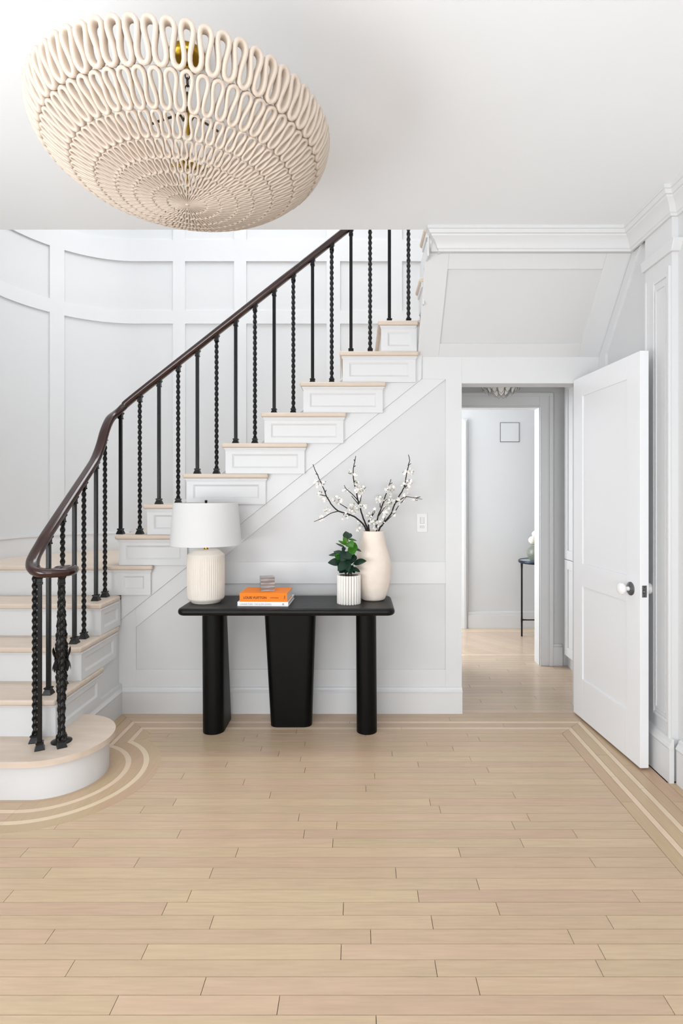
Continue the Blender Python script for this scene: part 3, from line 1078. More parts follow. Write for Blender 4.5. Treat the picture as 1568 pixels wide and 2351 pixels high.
def baluster(x, y, z0, tw, rot=0.0):
    z1 = rail_z(x, y)
    m = MB()
    if tw:
        twisted(m, x, y, z0 + 0.004, z1)
        o = m.build('twisted_baluster', 'iron', railing, smooth=60)
    else:
        h = 0.0098
        c = 0.0025
        pts = [(-h + c, -h), (h - c, -h), (h, -h + c), (h, h - c), (h - c, h), (-h + c, h), (-h, h - c), (-h, -h + c)]
        cs, sn_ = math.cos(rot), math.sin(rot)
        m.prism([(x + cs * a - sn_ * b, y + sn_ * a + cs * b) for a, b in pts], 'z', z0 + 0.004, z1)
        o = m.build('square_baluster', 'iron', railing)
    s = MB().rings([sq_ring(x, y, z0 + zz_, h_, rot) for zz_, h_ in
                    ((0, 0.021), (0.003, 0.021), (0.012, 0.018), (0.024, 0.0135), (0.027, 0.0135), (0.028, 0.0165), (0.034, 0.0165), (0.036, 0.0125))])
    s.build('base_shoe', 'iron', o)
    zc = z1 - 0.034
    s = MB().rings([sq_ring(x, y, zc + zz_, h_, rot) for zz_, h_ in
                    ((-0.012, 0.0105), (-0.011, 0.0135), (-0.004, 0.0135), (-0.003, 0.0115), (0.014, 0.0115), (0.024, 0.017), (0.03, 0.017))])
    s.build('top_collar', 'iron', o)
    return o


bx = [(px - CX) * RY / FPX for px in range(0)]
for k in range(16):
    x = -1.483 + 0.1199 * k
    n = 6 + k // 2
    baluster(x, RY, ZS[n], k % 2 == 1)
for (y, n, tw) in ((3.365, 4, True), (3.250, 4, False), (3.106, 3, True), (3.003, 3, False), (2.882, 2, True), (2.752, 2, False)):
    baluster(-1.525, y, ZS[n], tw)
baluster(-1.524, 2.632, ZS[1], True, 0.2)
baluster(-1.4577, 2.557, ZS[1], False, 0.5)
baluster(-1.3700, 2.582, ZS[1], True, 0.6)
# newel: twisted cluster with a leaf collar at mid height
nx, ny = -1.4010, 2.6386
m = MB()
rings = []
n = 150
for k in range(n + 1):
    z = ZS[1] + 0.02 + (0.972 - ZS[1] - 0.02) * k / n
    t = (z - ZS[1]) / (0.972 - ZS[1])
    base = 0.0145 + 0.011 * math.exp(-((t - 0.50) / 0.22) ** 2) + (0.006 if t < 0.05 else 0)
    ring = []
    for i in range(20):
        a = 2 * PI * i / 20
        rr = base * (1 + 0.17 * math.cos(4 * (a + z * 2 * PI / 0.20))) * (1 + 0.05 * math.sin(z * 2 * PI / 0.022))
        ring.append((nx + rr * math.cos(a), ny + rr * math.sin(a), z))
    rings.append(ring)
newel = m.rings(rings).build('newel_post', 'iron', railing, smooth=60)
MB().lathe([(0.046, ZS[1]), (0.046, ZS[1] + 0.004), (0.034, ZS[1] + 0.009), (0.026, ZS[1] + 0.012), (0.024, ZS[1] + 0.03), (0.018, ZS[1] + 0.034)],
           nx, ny, 28).build('base_plate', 'iron', newel, smooth=40)
MB().lathe([(0.022, 0.566), (0.031, 0.570), (0.031, 0.578), (0.022, 0.582)], nx, ny, 20).build('ring_collar', 'iron', newel, smooth=40)


def leafmesh(mb, base, tip, width, nrm, curl=0.0, n=6):
    """a folded ovate leaf as a thin two-sided sheet with a centre crease"""
    base, tip, nrm = Vector(base), Vector(tip), Vector(nrm).normalized()
    ax = tip - base
    L = ax.length
    t = ax.normalized()
    s = t.cross(nrm)
    if s.length < 1e-4:
        s = t.cross(Vector((1, 0.3, 0.2)))
    s.normalize()
    nn = s.cross(t).normalized()
    th = max(width * 0.035, 0.0006)
    tops, bots = [], []
    for k in range(n + 1):
        u = k / n
        wv = width * 0.5 * (math.sin(PI * u ** 0.85) ** 0.8) if 0 < u < 1 else 0.0008
        c = base + ax * u + nn * (curl * L * math.sin(PI * u * 0.5) ** 2 * -1)
        row = [c - s * wv + nn * wv * 0.30, c - s * wv * 0.5 + nn * wv * 0.06, c, c + s * wv * 0.5 + nn * wv * 0.06, c + s * wv + nn * wv * 0.30]
        tops.append(row)
        bots.append([p - nn * th for p in row])
    rings = [a + b[::-1] for a, b in zip(tops, bots)]
    return mb.rings(rings)


for lvl, (zc, up) in enumerate(((0.575, 1), (0.572, -1))):
    for k in range(8):
        a = 2 * PI * k / 8 + lvl * 0.4
        d = Vector((math.cos(a), math.sin(a), 0))
        b = Vector((nx, ny, zc)) + d * 0.026
        tip = Vector((nx, ny, zc + up * 0.054)) + d * 0.032
        m = leafmesh(MB(), b, tip, 0.024, d, -0.12)
        m.build('acanthus_leaf', 'iron', newel, smooth=60)

# =================================================================== CONSOLE TABLE
TZ = 0.734
con = thing('console_table', (-0.39, 3.2, 0), 'black wooden console table with three slab legs against the stair wall', 'table')
slab_round(MB(), -0.980, 0.200, 3.000, 3.416, TZ - 0.040, TZ, 0.045, 0.0185).build('table_top', 'blackwood', con, smooth=50)


def loft(p0, z0, p1, z1, k=8):
    rings = []
    for j in range(k + 1):
        t = j / k
        rings.append([(a[0] * (1 - t) + b[0] * t, a[1] * (1 - t) + b[1] * t, z0 * (1 - t) + z1 * t) for a, b in zip(p0, p1)])
    return MB().rings(rings)


LZ = TZ - 0.040
loft(rrect(-0.884, -0.762, 3.130, 3.405, 0.058, 8), 0.001, rrect(-0.888, -0.764, 3.130, 3.30, 0.058, 8), LZ).build('leg', 'blackleg', con, smooth=50)
loft(rrect(-0.511, -0.271, 3.232, 3.345, 0.045, 8), 0.001, rrect(-0.549, -0.248, 3.225, 3.352, 0.045, 8), LZ).build('leg', 'blackleg', con, smooth=50)
loft(rrect(-0.008, 0.108, 3.130, 3.405, 0.057, 8), 0.001, rrect(-0.012, 0.103, 3.130, 3.30, 0.057, 8), LZ).build('leg', 'blackleg', con, smooth=50)

# =================================================================== TABLE LAMP
lx, ly = -0.871, 3.200
lamp = thing('table_lamp', (lx, ly, TZ), 'ribbed ivory ceramic table lamp with white linen drum shade', 'lamp')


def ribs(r, z, a):
    e = max(0.0, min(1.0, (z - TZ - 0.028) / 0.02, (TZ + 0.262 - z) / 0.02))
    return r + 0.0034 * e * (abs(math.cos(27 * a)) ** 0.6 - 0.6)


prof = [(0.001, TZ), (0.078, TZ), (0.082, TZ + 0.004), (0.084, TZ + 0.010), (0.098, TZ + 0.018), (0.1035, TZ + 0.028)]
prof += [(0.1035 + 0.0005 * k / 9, TZ + 0.03 + 0.235 * k / 9) for k in range(10)]
prof += [(0.1035, TZ + 0.270), (0.100, TZ + 0.276), (0.094, TZ + 0.280), (0.078, TZ + 0.294), (0.070, TZ + 0.299), (0.060, TZ + 0.301), (0.001, TZ + 0.302)]
MB().lathe(prof, lx, ly, 336, rfun=ribs).build('base', 'ceramic', lamp, smooth=50)
nk = MB().lathe([(0.014, TZ + 0.300), (0.014, TZ + 0.304), (0.0115, TZ + 0.306), (0.0105, TZ + 0.345), (0.012, TZ + 0.35), (0.004, TZ + 0.352), (0.004, TZ + 0.565)], lx, ly, 20)
nk.build('brass_neck', 'brass', lamp, smooth=40)
sh = MB()
rb, rt, zb_, zt_ = 0.2000, 0.1800, 1.063, 1.302
NL = 72
rr = [(rb, zb_), (rb - 0.0005, zb_ + 0.004), (rt + 0.0005, zt_ - 0.004), (rt, zt_), (rt - 0.003, zt_), (rb - 0.003, zb_)]
sh.rings([[(lx + r * math.cos(2 * PI * i / NL), ly + r * math.sin(2 * PI * i / NL), z) for i in range(NL)] for r, z in rr], loop=True)
shade = sh.build('shade', 'linen', lamp, smooth=40)
sm = MB()
for k in range(3):
    a = 2 * PI * k / 3 + 0.5
    sm.tube([(lx, ly, zt_ - 0.012), (lx + (rt - 0.002) * math.cos(a), ly + (rt - 0.002) * math.sin(a), zt_ - 0.012)], 0.0018, 6)
sm.build('shade_spider', 'brass', shade)
MB().lathe([(0.006, zt_ - 0.012), (0.007, zt_ + 0.004), (0.008, zt_ + 0.008), (0.007, zt_ + 0.014), (0.001, zt_ + 0.016)], lx, ly, 16).build(
    'finial', 'iron', lamp, smooth=40)

# =================================================================== BOOKS AND GLASS CUBE


def lettering(text, size, mat, parent, loc, width=None, rot=(PI / 2, 0, 0), name='lettering', bold=0.0):
    cu = bpy.data.curves.new('lettering', 'FONT')
    cu.body = text
    cu.size = size
    cu.extrude = 0.0003
    cu.offset = bold
    tmp = bpy.data.objects.new('tmp', cu)
    COL.objects.link(tmp)
    bpy.context.view_layer.update()
    me = bpy.data.meshes.new_from_object(tmp.evaluated_get(bpy.context.evaluated_depsgraph_get()))
    bpy.data.objects.remove(tmp)
    xs = [v.co.x for v in me.vertices]
    wd = max(xs) - min(xs)
    o = bpy.data.objects.new(name, me)
    me.materials.clear()
    me.materials.append(M[mat])
    COL.objects.link(o)
    o.parent = parent
    o.location = loc
    o.rotation_euler = rot
    if width:
        o.scale = (width / wd, 1, 1)
    return o


def book(name, x, y, z, L, D, T, mat, label, rz, over=0.003):
    b = thing(name, (x, y, z), label, 'book', 'books on the console table', rz)
    c = 0.0028
    MB().box(0, L, 0, D, 0, c).build('cover', mat, b, local=True, bevel=0.0008)
    MB().box(0, L, 0, D, T - c, T).build('cover', mat, b, local=True, bevel=0.0008)
    MB().box(0, L, -0.0004, c, 0.0004, T - 0.0004).build('spine', mat, b, local=True, bevel=0.0012)
    MB().box(over, L - over, c, D - over, c, T - c).build('page_block', 'pages', b, local=True)
    return b


wb = book('book', -0.664, 3.073, TZ + 0.0002, 0.281, 0.232, 0.0245, 'whitebook', 'slim white book lying under the orange book', -0.03)
lettering('LEANNE FORD  THE SLOW DOWN', 0.0145, 'greyink', wb, (0.014, -0.0008, 0.0068), width=0.172)
ring = MB().rings([[(0.195 + 0.058 + r * math.cos(2 * PI * i / 20), -0.0008 + h, 0.0122 + r * math.sin(2 * PI * i / 20)) for i in range(20)]
                   for r, h in ((0.0048, 0.0006), (0.0048, 0), (0.0026, 0), (0.0026, 0.0006))], loop=True)
ring.build('publisher_mark', 'ink', wb, local=True)
ob = book('book', -0.6535, 3.078, TZ + 0.0249, 0.2645, 0.190, 0.0475, 'orange', 'thick orange book lying on top of the white book', -0.035)
lettering('LOUIS VUITTON', 0.0175, 'ink', ob, (0.022, -0.0008, 0.0165), width=0.127, bold=0.00035)
lettering('CATWALK', 0.0105, 'ink', ob, (0.170, -0.0008, 0.0185), width=0.047)
lettering('Yale', 0.0125, 'ink', ob, (0.2535, -0.0008, 0.0135), rot=(PI / 2, -PI / 2, 0))

cz0 = TZ + 0.0249 + 0.0477
cube = thing('glass_cube', (-0.516, 3.170, cz0), 'small clear wavy layered glass cube on the orange book', 'ornament', rz=math.radians(15))
H = 0.0385
zl = 0.0
for k in range(8):
    t = 0.0098
    m = MB()
    n = 10
    rows_b, rows_t = [], []

    def wv(kk, x, y):
        return 0.0016 * math.sin(x * 90 + kk * 2.1) + 0.0014 * math.sin(y * 80 + kk * 1.3) if 0 < kk < 8 else 0.0
    for j in range(n + 1):
        yy = -H + 2 * H * j / n
        rows_b.append([(-H + 2 * H * i / n, yy, k * t + wv(k, -H + 2 * H * i / n, yy)) for i in range(n + 1)])
        rows_t.append([(-H + 2 * H * i / n, yy, (k + 1) * t - 0.0006 + wv(k + 1, -H + 2 * H * i / n, yy)) for i in range(n + 1)])
    m.rings([a + b[::-1] for a, b in zip(rows_b, rows_t)])
    m.build('glass_layer', 'glass' if k % 2 == 0 else 'glass2', cube, local=True)

# =================================================================== PLANT IN RIBBED POT
px_, py_ = -0.0520, 3.165
pot = thing('potted_plant', (px_, py_, TZ), 'dark green leafy plant in a white fluted pot', 'plant')
PR = 0.0585
PH = 0.160
NR = 24
MB().lathe([(0.001, TZ + 0.002), (PR, TZ + 0.002), (PR, TZ + PH - 0.001), (PR - 0.006, TZ + PH - 0.001), (PR - 0.006, TZ + PH - 0.02), (0.001, TZ + PH - 0.02)],
           px_, py_, 40).build('pot_wall', 'potin', pot, smooth=40)
MB().lathe([(PR - 0.007, TZ + PH - 0.022), (PR - 0.007, TZ + PH - 0.012), (0.03, TZ + PH - 0.006), (0.001, TZ + PH - 0.004)], px_, py_, 24).build('soil', 'soil', pot)
rod_me = None
for k in range(NR):
    a = 2 * PI * (k + 0.5) / NR
    c = (px_ + (PR + 0.002) * math.cos(a), py_ + (PR + 0.002) * math.sin(a))
    if rod_me is None:
        ro = MB().lathe([(0.0068, 0.0), (0.0074, 0.0012), (0.0074, PH - 0.0015), (0.0062, PH), (0.001, PH)], 0, 0, 12)
        o = ro.build('rod', 'pot', pot, local=True, smooth=50)
        rod_me = o.data
    else:
        o = bpy.data.objects.new('rod', rod_me)
        COL.objects.link(o)
        o.parent = pot
    o.location = (c[0] - px_, c[1] - py_, 0.0002)

# stems and leaves; image-measured tips turned into depth around the pot axis
DP = 3.165


def cp(cx, cy, d=DP):                # from the close-up (740,1200; 8.711x)
    return P(740 + cx / 8.711, 1200 + cy / 8.711, d)


MBs = MB()
MBs.tube([(px_, py_, TZ + PH - 0.02), (px_ - 0.003, py_, TZ + PH + 0.06), (px_ + 0.0, py_ - 0.004, TZ + PH + 0.16), cp(500, 260, DP)], [0.004, 0.0035, 0.003, 0.0015], 6)
MBs.build('main_stem', 'stem', pot, smooth=60)
MB().tube([(px_ + 0.012, py_, TZ + PH - 0.02), cp(600, 880, DP), cp(650, 760, DP)], [0.003, 0.0025, 0.0018], 6).build('side_stem', 'stem', pot, smooth=60)
MB().tube([(px_ - 0.01, py_, TZ + PH - 0.02), cp(400, 850, DP), cp(390, 700, DP)], [0.003, 0.0025, 0.0018], 6).build('side_stem', 'stem', pot, smooth=60)
LEAVES = [  # base, tip, width(close-up px), depth offset of tip, normal, fresh?
    ((500, 330), (470, 165), 130, 0.01, (0.2, -1, 0.2), 0), ((510, 330), (560, 195), 110, 0.03, (-0.3, -1, 0.1), 0),
    ((480, 420), (430, 290), 90, -0.02, (0.5, -1, 0.3), 1), ((520, 340), (690, 340), 70, 0.00, (0, -0.5, 1), 1),
    ((490, 450), (325, 350), 55, -0.01, (0.4, -1, 0.5), 1), ((450, 500), (270, 390), 45, 0.02, (0.3, -0.7, 0.6), 0),
    ((500, 400), (610, 470), 150, -0.05, (0.2, -1, 0.5), 1), ((620, 450), (600, 630), 170, -0.05, (-0.4, -1, 0.1), 1),
    ((560, 420), (700, 520), 120, -0.03, (-0.5, -0.8, 0.4), 1), ((640, 520), (775, 555), 60, -0.05, (0, -0.6, 1), 0),
    ((380, 640), (125, 625), 95, 0.0, (0, -0.6, 1), 0), ((400, 620), (220, 560), 90, 0.02, (0.2, -0.8, 0.7), 0),
    ((370, 700), (250, 650), 110, -0.02, (0.3, -1, 0.3), 1), ((390, 800), (120, 780), 150, -0.03, (0.1, -0.8, 0.7), 0),
    ((390, 830), (320, 900), 110, -0.04, (0.3, -1, 0.3), 0), ((470, 580), (560, 720), 170, -0.05, (-0.2, -1, 0.4), 0),
    ((480, 580), (370, 750), 170, -0.055, (0.3, -1, 0.3), 0), ((540, 640), (640, 780), 150, -0.04, (-0.3, -1, 0.3), 0),
    ((610, 780), (670, 650), 90, 0.01, (-0.3, -1, 0.2), 0), ((630, 820), (855, 745), 130, -0.065, (0, -0.8, 0.7), 0),
    ((500, 770), (320, 945), 150, -0.06, (0.2, -1, 0.5), 0), ((490, 800), (520, 960), 130, -0.06, (-0.1, -1, 0.2), 0),
    ((560, 850), (560, 1010), 130, -0.05, (-0.2, -1, 0.2), 0), ((580, 900), (750, 965), 80, -0.05, (0, -0.7, 0.8), 0),
    ((420, 900), (350, 1000), 120, -0.03, (0.2, -1, 0.3), 0), ((600, 900), (640, 1000), 90, -0.03, (-0.2, -1, 0.2), 0),
    ((450, 560), (400, 500), 80, -0.02, (0.3, -1, 0.2), 0), ((470, 900), (470, 1010), 120, -0.03, (0, -1, 0.2), 0),
    ((560, 720), (590, 840), 100, 0.03, (0, -1, 0.2), 0), ((430, 700), (450, 830), 130, 0.02, (0, -1, 0.2), 0),
    ((520, 620), (620, 640), 120, 0.05, (0, -0.4, 1), 0), ((430, 640), (330, 720), 110, 0.05, (0, -0.4, 1), 0)]
for b, t, wpx, dd, nr, fresh in LEAVES:
    m = leafmesh(MB(), cp(b[0], b[1], DP - 0.005), cp(t[0], t[1], DP + dd), 1.25 * wpx / 8.711 * DP / FPX, nr, 0.12, 7)
    m.build('leaf', 'leafl' if fresh else 'leafd', pot, smooth=60)

# =================================================================== VASE WITH BLOSSOM BRANCHES
vx, vy = 0.0875, 3.275
zv = lambda py: EYE - (py - CY) * vy / FPX
vprof_px = [(1376, 23.0), (1374, 26.5), (1366, 30.5), (1350, 35.5), (1330, 39.5), (1310, 41.3), (1295, 40.8), (1278, 37.5), (1262, 33.0),
            (1248, 29.6), (1235, 27.2), (1225, 25.2), (1219, 24.0)]
q = catmull([(0, r * vy / FPX, zv(py)) for py, r in vprof_px], 4)
vp = [(0.001, TZ + 0.0003)] + [(p.y, max(p.z, TZ + 0.0003)) for p in q]
zt_v = vp[-1][1]
vp += [(vp[-1][0] - 0.003, zt_v + 0.001), (vp[-1][0] - 0.006, zt_v - 0.001), (0.050, zt_v - 0.03), (0.070, zt_v - 0.12), (0.001, zt_v - 0.22)]


def vw(r, z, a):
    return r * (1 + 0.010 * math.sin(a * 2 + z * 21) + 0.006 * math.sin(a * 5 + z * 47))


vase = tag(MB().lathe(vp, vx, vy, 56, rfun=vw).build('vase', 'vase', org=(vx, vy, TZ), smooth=60),
           'tall chalky cream vase holding blossom branches', 'vase')


def bp(cx, cy, d):                   # from the close-up (700,1020; 5.227x)
    return P(700 + cx / 5.227, 1020 + cy / 5.227, d)


def flower(mb, c, r, rng):
    nrm = Vector((rng.uniform(-0.8, 0.8), rng.uniform(-1, 0.4), rng.uniform(-0.5, 0.9))).normalized()
    s = nrm.cross(Vector((0.3, 0.2, 1))).normalized()
    u = s.cross(nrm)
    k0 = rng.uniform(0, 2)
    for k in range(5):
        a = k0 + 2 * PI * k / 5
        d = s * math.cos(a) + u * math.sin(a)
        e = s * -math.sin(a) + u * math.cos(a)
        cup = nrm * r * 0.35
        p = [c, c + d * r * 0.55 + e * r * 0.42 + cup * 0.5, c + d * r + cup, c + d * r * 0.55 - e * r * 0.42 + cup * 0.5]
        q_ = [v - nrm * 0.0005 for v in p]
        mb.rings([p, q_])


BR = [  # main branch, side twigs, blossom clusters (centre, spread, count), label
    (((735, 1035, 3.27), (640, 905, 3.24), (540, 845, 3.21), (400, 800, 3.18), (290, 680, 3.16), (235, 560, 3.15), (180, 430, 3.15), (130, 320, 3.15), (93, 238, 3.15)),
     (((400, 803, 3.18), (310, 828, 3.17), (225, 880, 3.16), (108, 930, 3.15)), ((510, 770, 3.2), (430, 720, 3.2), (350, 680, 3.2)), ((250, 620, 3.15), (150, 600, 3.15)),
      ((545, 850, 3.21), (480, 870, 3.2)), ((160, 370, 3.15), (128, 352, 3.15)), ((245, 575, 3.15), (256, 548, 3.15))),
     (((150, 465), 45, 11), ((215, 480), 40, 8), ((190, 600), 35, 6), ((250, 660), 35, 7), ((390, 670), 55, 15), ((265, 800), 40, 7), ((200, 890), 38, 11), ((480, 870), 45, 6)),
     'blossom branch reaching furthest left in the vase'),
    (((755, 1035, 3.28), (700, 890, 3.26), (655, 740, 3.24), (620, 590, 3.23), (585, 440, 3.22), (580, 320, 3.22), (595, 220, 3.22), (614, 142, 3.22)),
     (((660, 700, 3.24), (570, 600, 3.22), (500, 540, 3.21), (470, 490, 3.21)), ((665, 690, 3.24), (685, 580, 3.25), (730, 515, 3.25)), ((660, 740, 3.24), (560, 620, 3.22)),
      ((585, 440, 3.22), (635, 470, 3.22)), ((577, 360, 3.22), (520, 345, 3.22)), ((580, 370, 3.22), (620, 385, 3.22)), ((590, 270, 3.22), (610, 255, 3.22)), ((598, 205, 3.22), (588, 180, 3.22))),
     (((540, 350), 40, 7), ((600, 365), 25, 4), ((600, 455), 40, 6), ((500, 560), 45, 7), ((660, 545), 60, 18), ((645, 600), 35, 6), ((580, 780), 70, 30), ((690, 750), 45, 13)),
     'upright blossom branch with the tallest central tip'),
    (((770, 1035, 3.29), (765, 930, 3.29), (790, 890, 3.28), (822, 800, 3.28)), (((765, 940, 3.29), (755, 850, 3.30)), ((790, 890, 3.28), (845, 800, 3.27))),
     (((770, 870), 45, 9), ((830, 800), 30, 6), ((820, 930), 55, 20), ((690, 960), 60, 12), ((640, 1015), 30, 5), ((850, 1000), 35, 8)),
     'short blossom twig low in the middle of the vase'),
    (((860, 1035, 3.29), (870, 890, 3.30), (920, 760, 3.31), (965, 620, 3.32), (1000, 520, 3.32), (1035, 420, 3.32)),
     (((885, 860, 3.3), (940, 780, 3.29), (975, 740, 3.28)), ((905, 760, 3.31), (900, 690, 3.31)), ((940, 690, 3.31), (985, 660, 3.31)), ((1015, 480, 3.32), (1050, 462, 3.32))),
     (((895, 660), 45, 14), ((985, 690), 45, 12), ((1000, 545), 50, 14), ((1050, 540), 40, 12), ((1030, 600), 28, 5), ((970, 760), 45, 8)),
     'shorter blossom branch right of the central branch'),
    (((890, 1035, 3.29), (935, 960, 3.28), (1030, 840, 3.26), (1085, 700, 3.25), (1150, 590, 3.24), (1195, 500, 3.23), (1215, 380, 3.23), (1240, 260, 3.23), (1255, 190, 3.23), (1243, 125, 3.23)),
     (((1090, 700, 3.25), (1150, 660, 3.24), (1220, 630, 3.23), (1320, 645, 3.22), (1408, 660, 3.21)), ((940, 955, 3.28), (1030, 870, 3.27), (1080, 825, 3.26)),
      ((1090, 795, 3.25), (1130, 730, 3.25), (1210, 640, 3.24)), ((1190, 510, 3.23), (1265, 478, 3.23)), ((1235, 255, 3.23), (1275, 230, 3.23)), ((1330, 645, 3.22), (1385, 630, 3.21)),
      ((1080, 715, 3.25), (1010, 715, 3.26)), ((950, 930, 3.28), (970, 850, 3.27))),
     (((1260, 340), 50, 17), ((1200, 340), 25, 4), ((1250, 465), 45, 10), ((1190, 490), 35, 7), ((1215, 530), 25, 4), ((1040, 700), 40, 8), ((1140, 680), 45, 8), ((1215, 620), 40, 7),
      ((1330, 655), 30, 5), ((1060, 830), 30, 5), ((970, 850), 45, 10), ((920, 940), 35, 6)),
     'long blossom branch reaching furthest right in the vase')]
for bi, (main, twigs, clus, lab) in enumerate(BR):
    rng = random.Random(50 + bi)
    root = Vector((main[0][0], 0, 0))
    p0 = bp(*main[0])
    b = thing('blossom_branch', (p0.x, p0.y, p0.z), lab, 'branch', 'blossom branches in the vase')
    pts = [Vector((vx + (p0.x - vx) * 0.5, vy, zt_v - 0.16))] + [bp(*p) for p in main]
    pts = catmull(pts, 4)
    pts = [p + Vector((rng.uniform(-1, 1), rng.uniform(-1, 1), rng.uniform(-1, 1))) * 0.0012 for p in pts]
    n = len(pts)
    MB().tube(pts, [0.0056 * (1 - 0.68 * i / n) for i in range(n)], 7).build('stem', 'bark', b, smooth=60)
    for tw in twigs:
        tp = catmull([bp(*p) for p in tw], 3)
        MB().tube(tp, [0.0031 * (1 - 0.55 * i / len(tp)) for i in range(len(tp))], 6).build('twig', 'bark', b, smooth=60)
    fm, bm_ = MB(), MB()
    for (cx_, cy_), spread, cnt in clus:
        dm = min(main, key=lambda p: (p[0] - cx_) ** 2 + (p[1] - cy_) ** 2)[2]
        for k in range(int(cnt * 1.5)):
            a, rr_ = rng.uniform(0, 2 * PI), spread * math.sqrt(rng.random())
            c = bp(cx_ + rr_ * math.cos(a), cy_ + rr_ * math.sin(a), dm + rng.uniform(-0.022, 0.022))
            flower(fm, c, rng.uniform(0.0078, 0.0112), rng)
        for k in range(max(3, cnt // 2)):
            a, rr_ = rng.uniform(0, 2 * PI), spread * rng.random() * 0.9
            c = bp(cx_ + rr_ * math.cos(a), cy_ + rr_ * math.sin(a), dm + rng.uniform(-0.015, 0.015))
            e = c + Vector((rng.uniform(-1, 1), rng.uniform(-1, 1), rng.uniform(-0.4, 1))).normalized() * rng.uniform(0.007, 0.013)
            bm_.tube([c, (c + e) / 2, e], [0.0012, 0.0017, 0.0007], 5)
    fm.build('blossoms', 'petal', b, kind='stuff')
    bm_.build('buds', 'bud' if bi % 2 else 'stem', b, kind='stuff')

# =================================================================== SWITCH PLATE
x0, z0 = W(957, 1222, 3.455)
x1, z1 = W(981, 1179, 3.455)
sw = thing('light_switch', ((x0 + x1) / 2, 3.46, (z0 + z1) / 2), 'white dimmer keypad on the wall right of the vase', 'switch')
box('face_plate', x0, x1, 3.4545, 3.4605, z0, z1, 'plate', sw, bevel=0.0015)
xc = (x0 + x1) / 2
box('keypad_recess', xc - 0.0125, xc + 0.0125, 3.4540, 3.4550, z0 + 0.055, z1 - 0.024, 'slot', sw)
for k in range(4):
    zk = z1 - 0.025 - 0.0088 * k
    box('button', xc - 0.011, xc + 0.011, 3.4525, 3.4545, zk - 0.0076, zk, 'plate', sw)
box('keypad_recess', xc - 0.0125, xc + 0.0125, 3.4540, 3.4550, z0 + 0.028, z0 + 0.040, 'slot', sw)
for s in (-1, 1):
    box('button', xc + min(0, s * 0.011) + (0.0005 if s > 0 else 0), xc + max(0, s * 0.011) - (0.0005 if s < 0 else 0), 3.4525, 3.4545, z0 + 0.0295, z0 + 0.0385, 'plate', sw)

# =================================================================== PENDANT BOWL
pcx, pcy = -0.550, 1.800
PRm, PD, PZ = 0.446, 0.222, 2.510
pend = thing('pendant_light', (pcx, pcy, CEIL), 'large cream looped plaster bowl light hanging from the ceiling', 'ceiling light')


def surf(phi, al):
    r = PRm * math.sin(phi)
    z = PZ - PD * math.cos(phi)
    p = Vector((pcx + r * math.cos(al), pcy + r * math.sin(al), z))
    nv = Vector((math.sin(phi) / PRm * math.cos(al), math.sin(phi) / PRm * math.sin(al), -math.cos(phi) / PD)).normalized()
    return p, nv


def loop_ring(name, ph0, ph1, N, a, wfrac, depth, spl=22):
    tot = N * spl
    mid, amp = (ph0 + ph1) / 2, (ph1 - ph0) / 2
    pm = PRm * math.sin(mid) * 2 * PI / N
    wd = pm * wfrac
    arc = (surf(ph1, 0)[0] - surf(ph0, 0)[0]).length
    ins = 1 - wd * 0.55 / max(arc, 0.01) * 1.0
    pts = []
    for k in range(tot):
        t = 2 * PI * N * k / tot
        al = (t + a * math.sin(2 * t)) / N
        ph = mid + amp * ins * math.cos(t) * (1 + 0.018 * math.sin(t * 0.613) + 0.014 * math.sin(t * 0.277 + N))
        pts.append(surf(ph, al))
    rings = []
    half, hd = wd / 2, depth / 2
    cs = [(1.0, -0.55), (1.0, 0.55), (0.62, 1.0), (-0.62, 1.0), (-1.0, 0.55), (-1.0, -0.55), (-0.62, -1.0), (0.62, -1.0)]
    for k in range(tot):
        p, nv = pts[k]
        t = (pts[(k + 1) % tot][0] - pts[k - 1][0]).normalized()
        s = t.cross(nv).normalized()
        rings.append([p + s * half * c + nv * hd * d for c, d in cs])
    m = MB().rings(rings, loop=True)
    return m.build(name, 'plaster', pend, smooth=70)


PH_E = [math.radians(v) for v in (0.9, 7.9, 13.5, 20.7, 27.9, 36.9, 48.6, 66.0, 90.0)]
NN = [20, 30, 42, 52, 60, 62, 64, 64]
AA = [0.5, 1.0, 1.15, 1.2, 1.25, 1.28, 1.28, 1.28]
WF = [0.33, 0.29, 0.28, 0.27, 0.27, 0.27, 0.28, 0.30]
DPs = [0.010, 0.012, 0.014, 0.015, 0.016, 0.017, 0.020, 0.026]
for k in range(8):
    loop_ring('loop_ring', PH_E[k], PH_E[k + 1] + (0.004 if k < 7 else 0), NN[k], AA[k], WF[k], DPs[k])
zb0 = PZ - PD
MB().lathe([(0.001, zb0 - 0.007), (0.007, zb0 - 0.005), (0.009, zb0), (0.007, zb0 + 0.006), (0.001, zb0 + 0.008)], pcx, pcy, 16).build('centre_boss', 'plaster', pend, smooth=50)
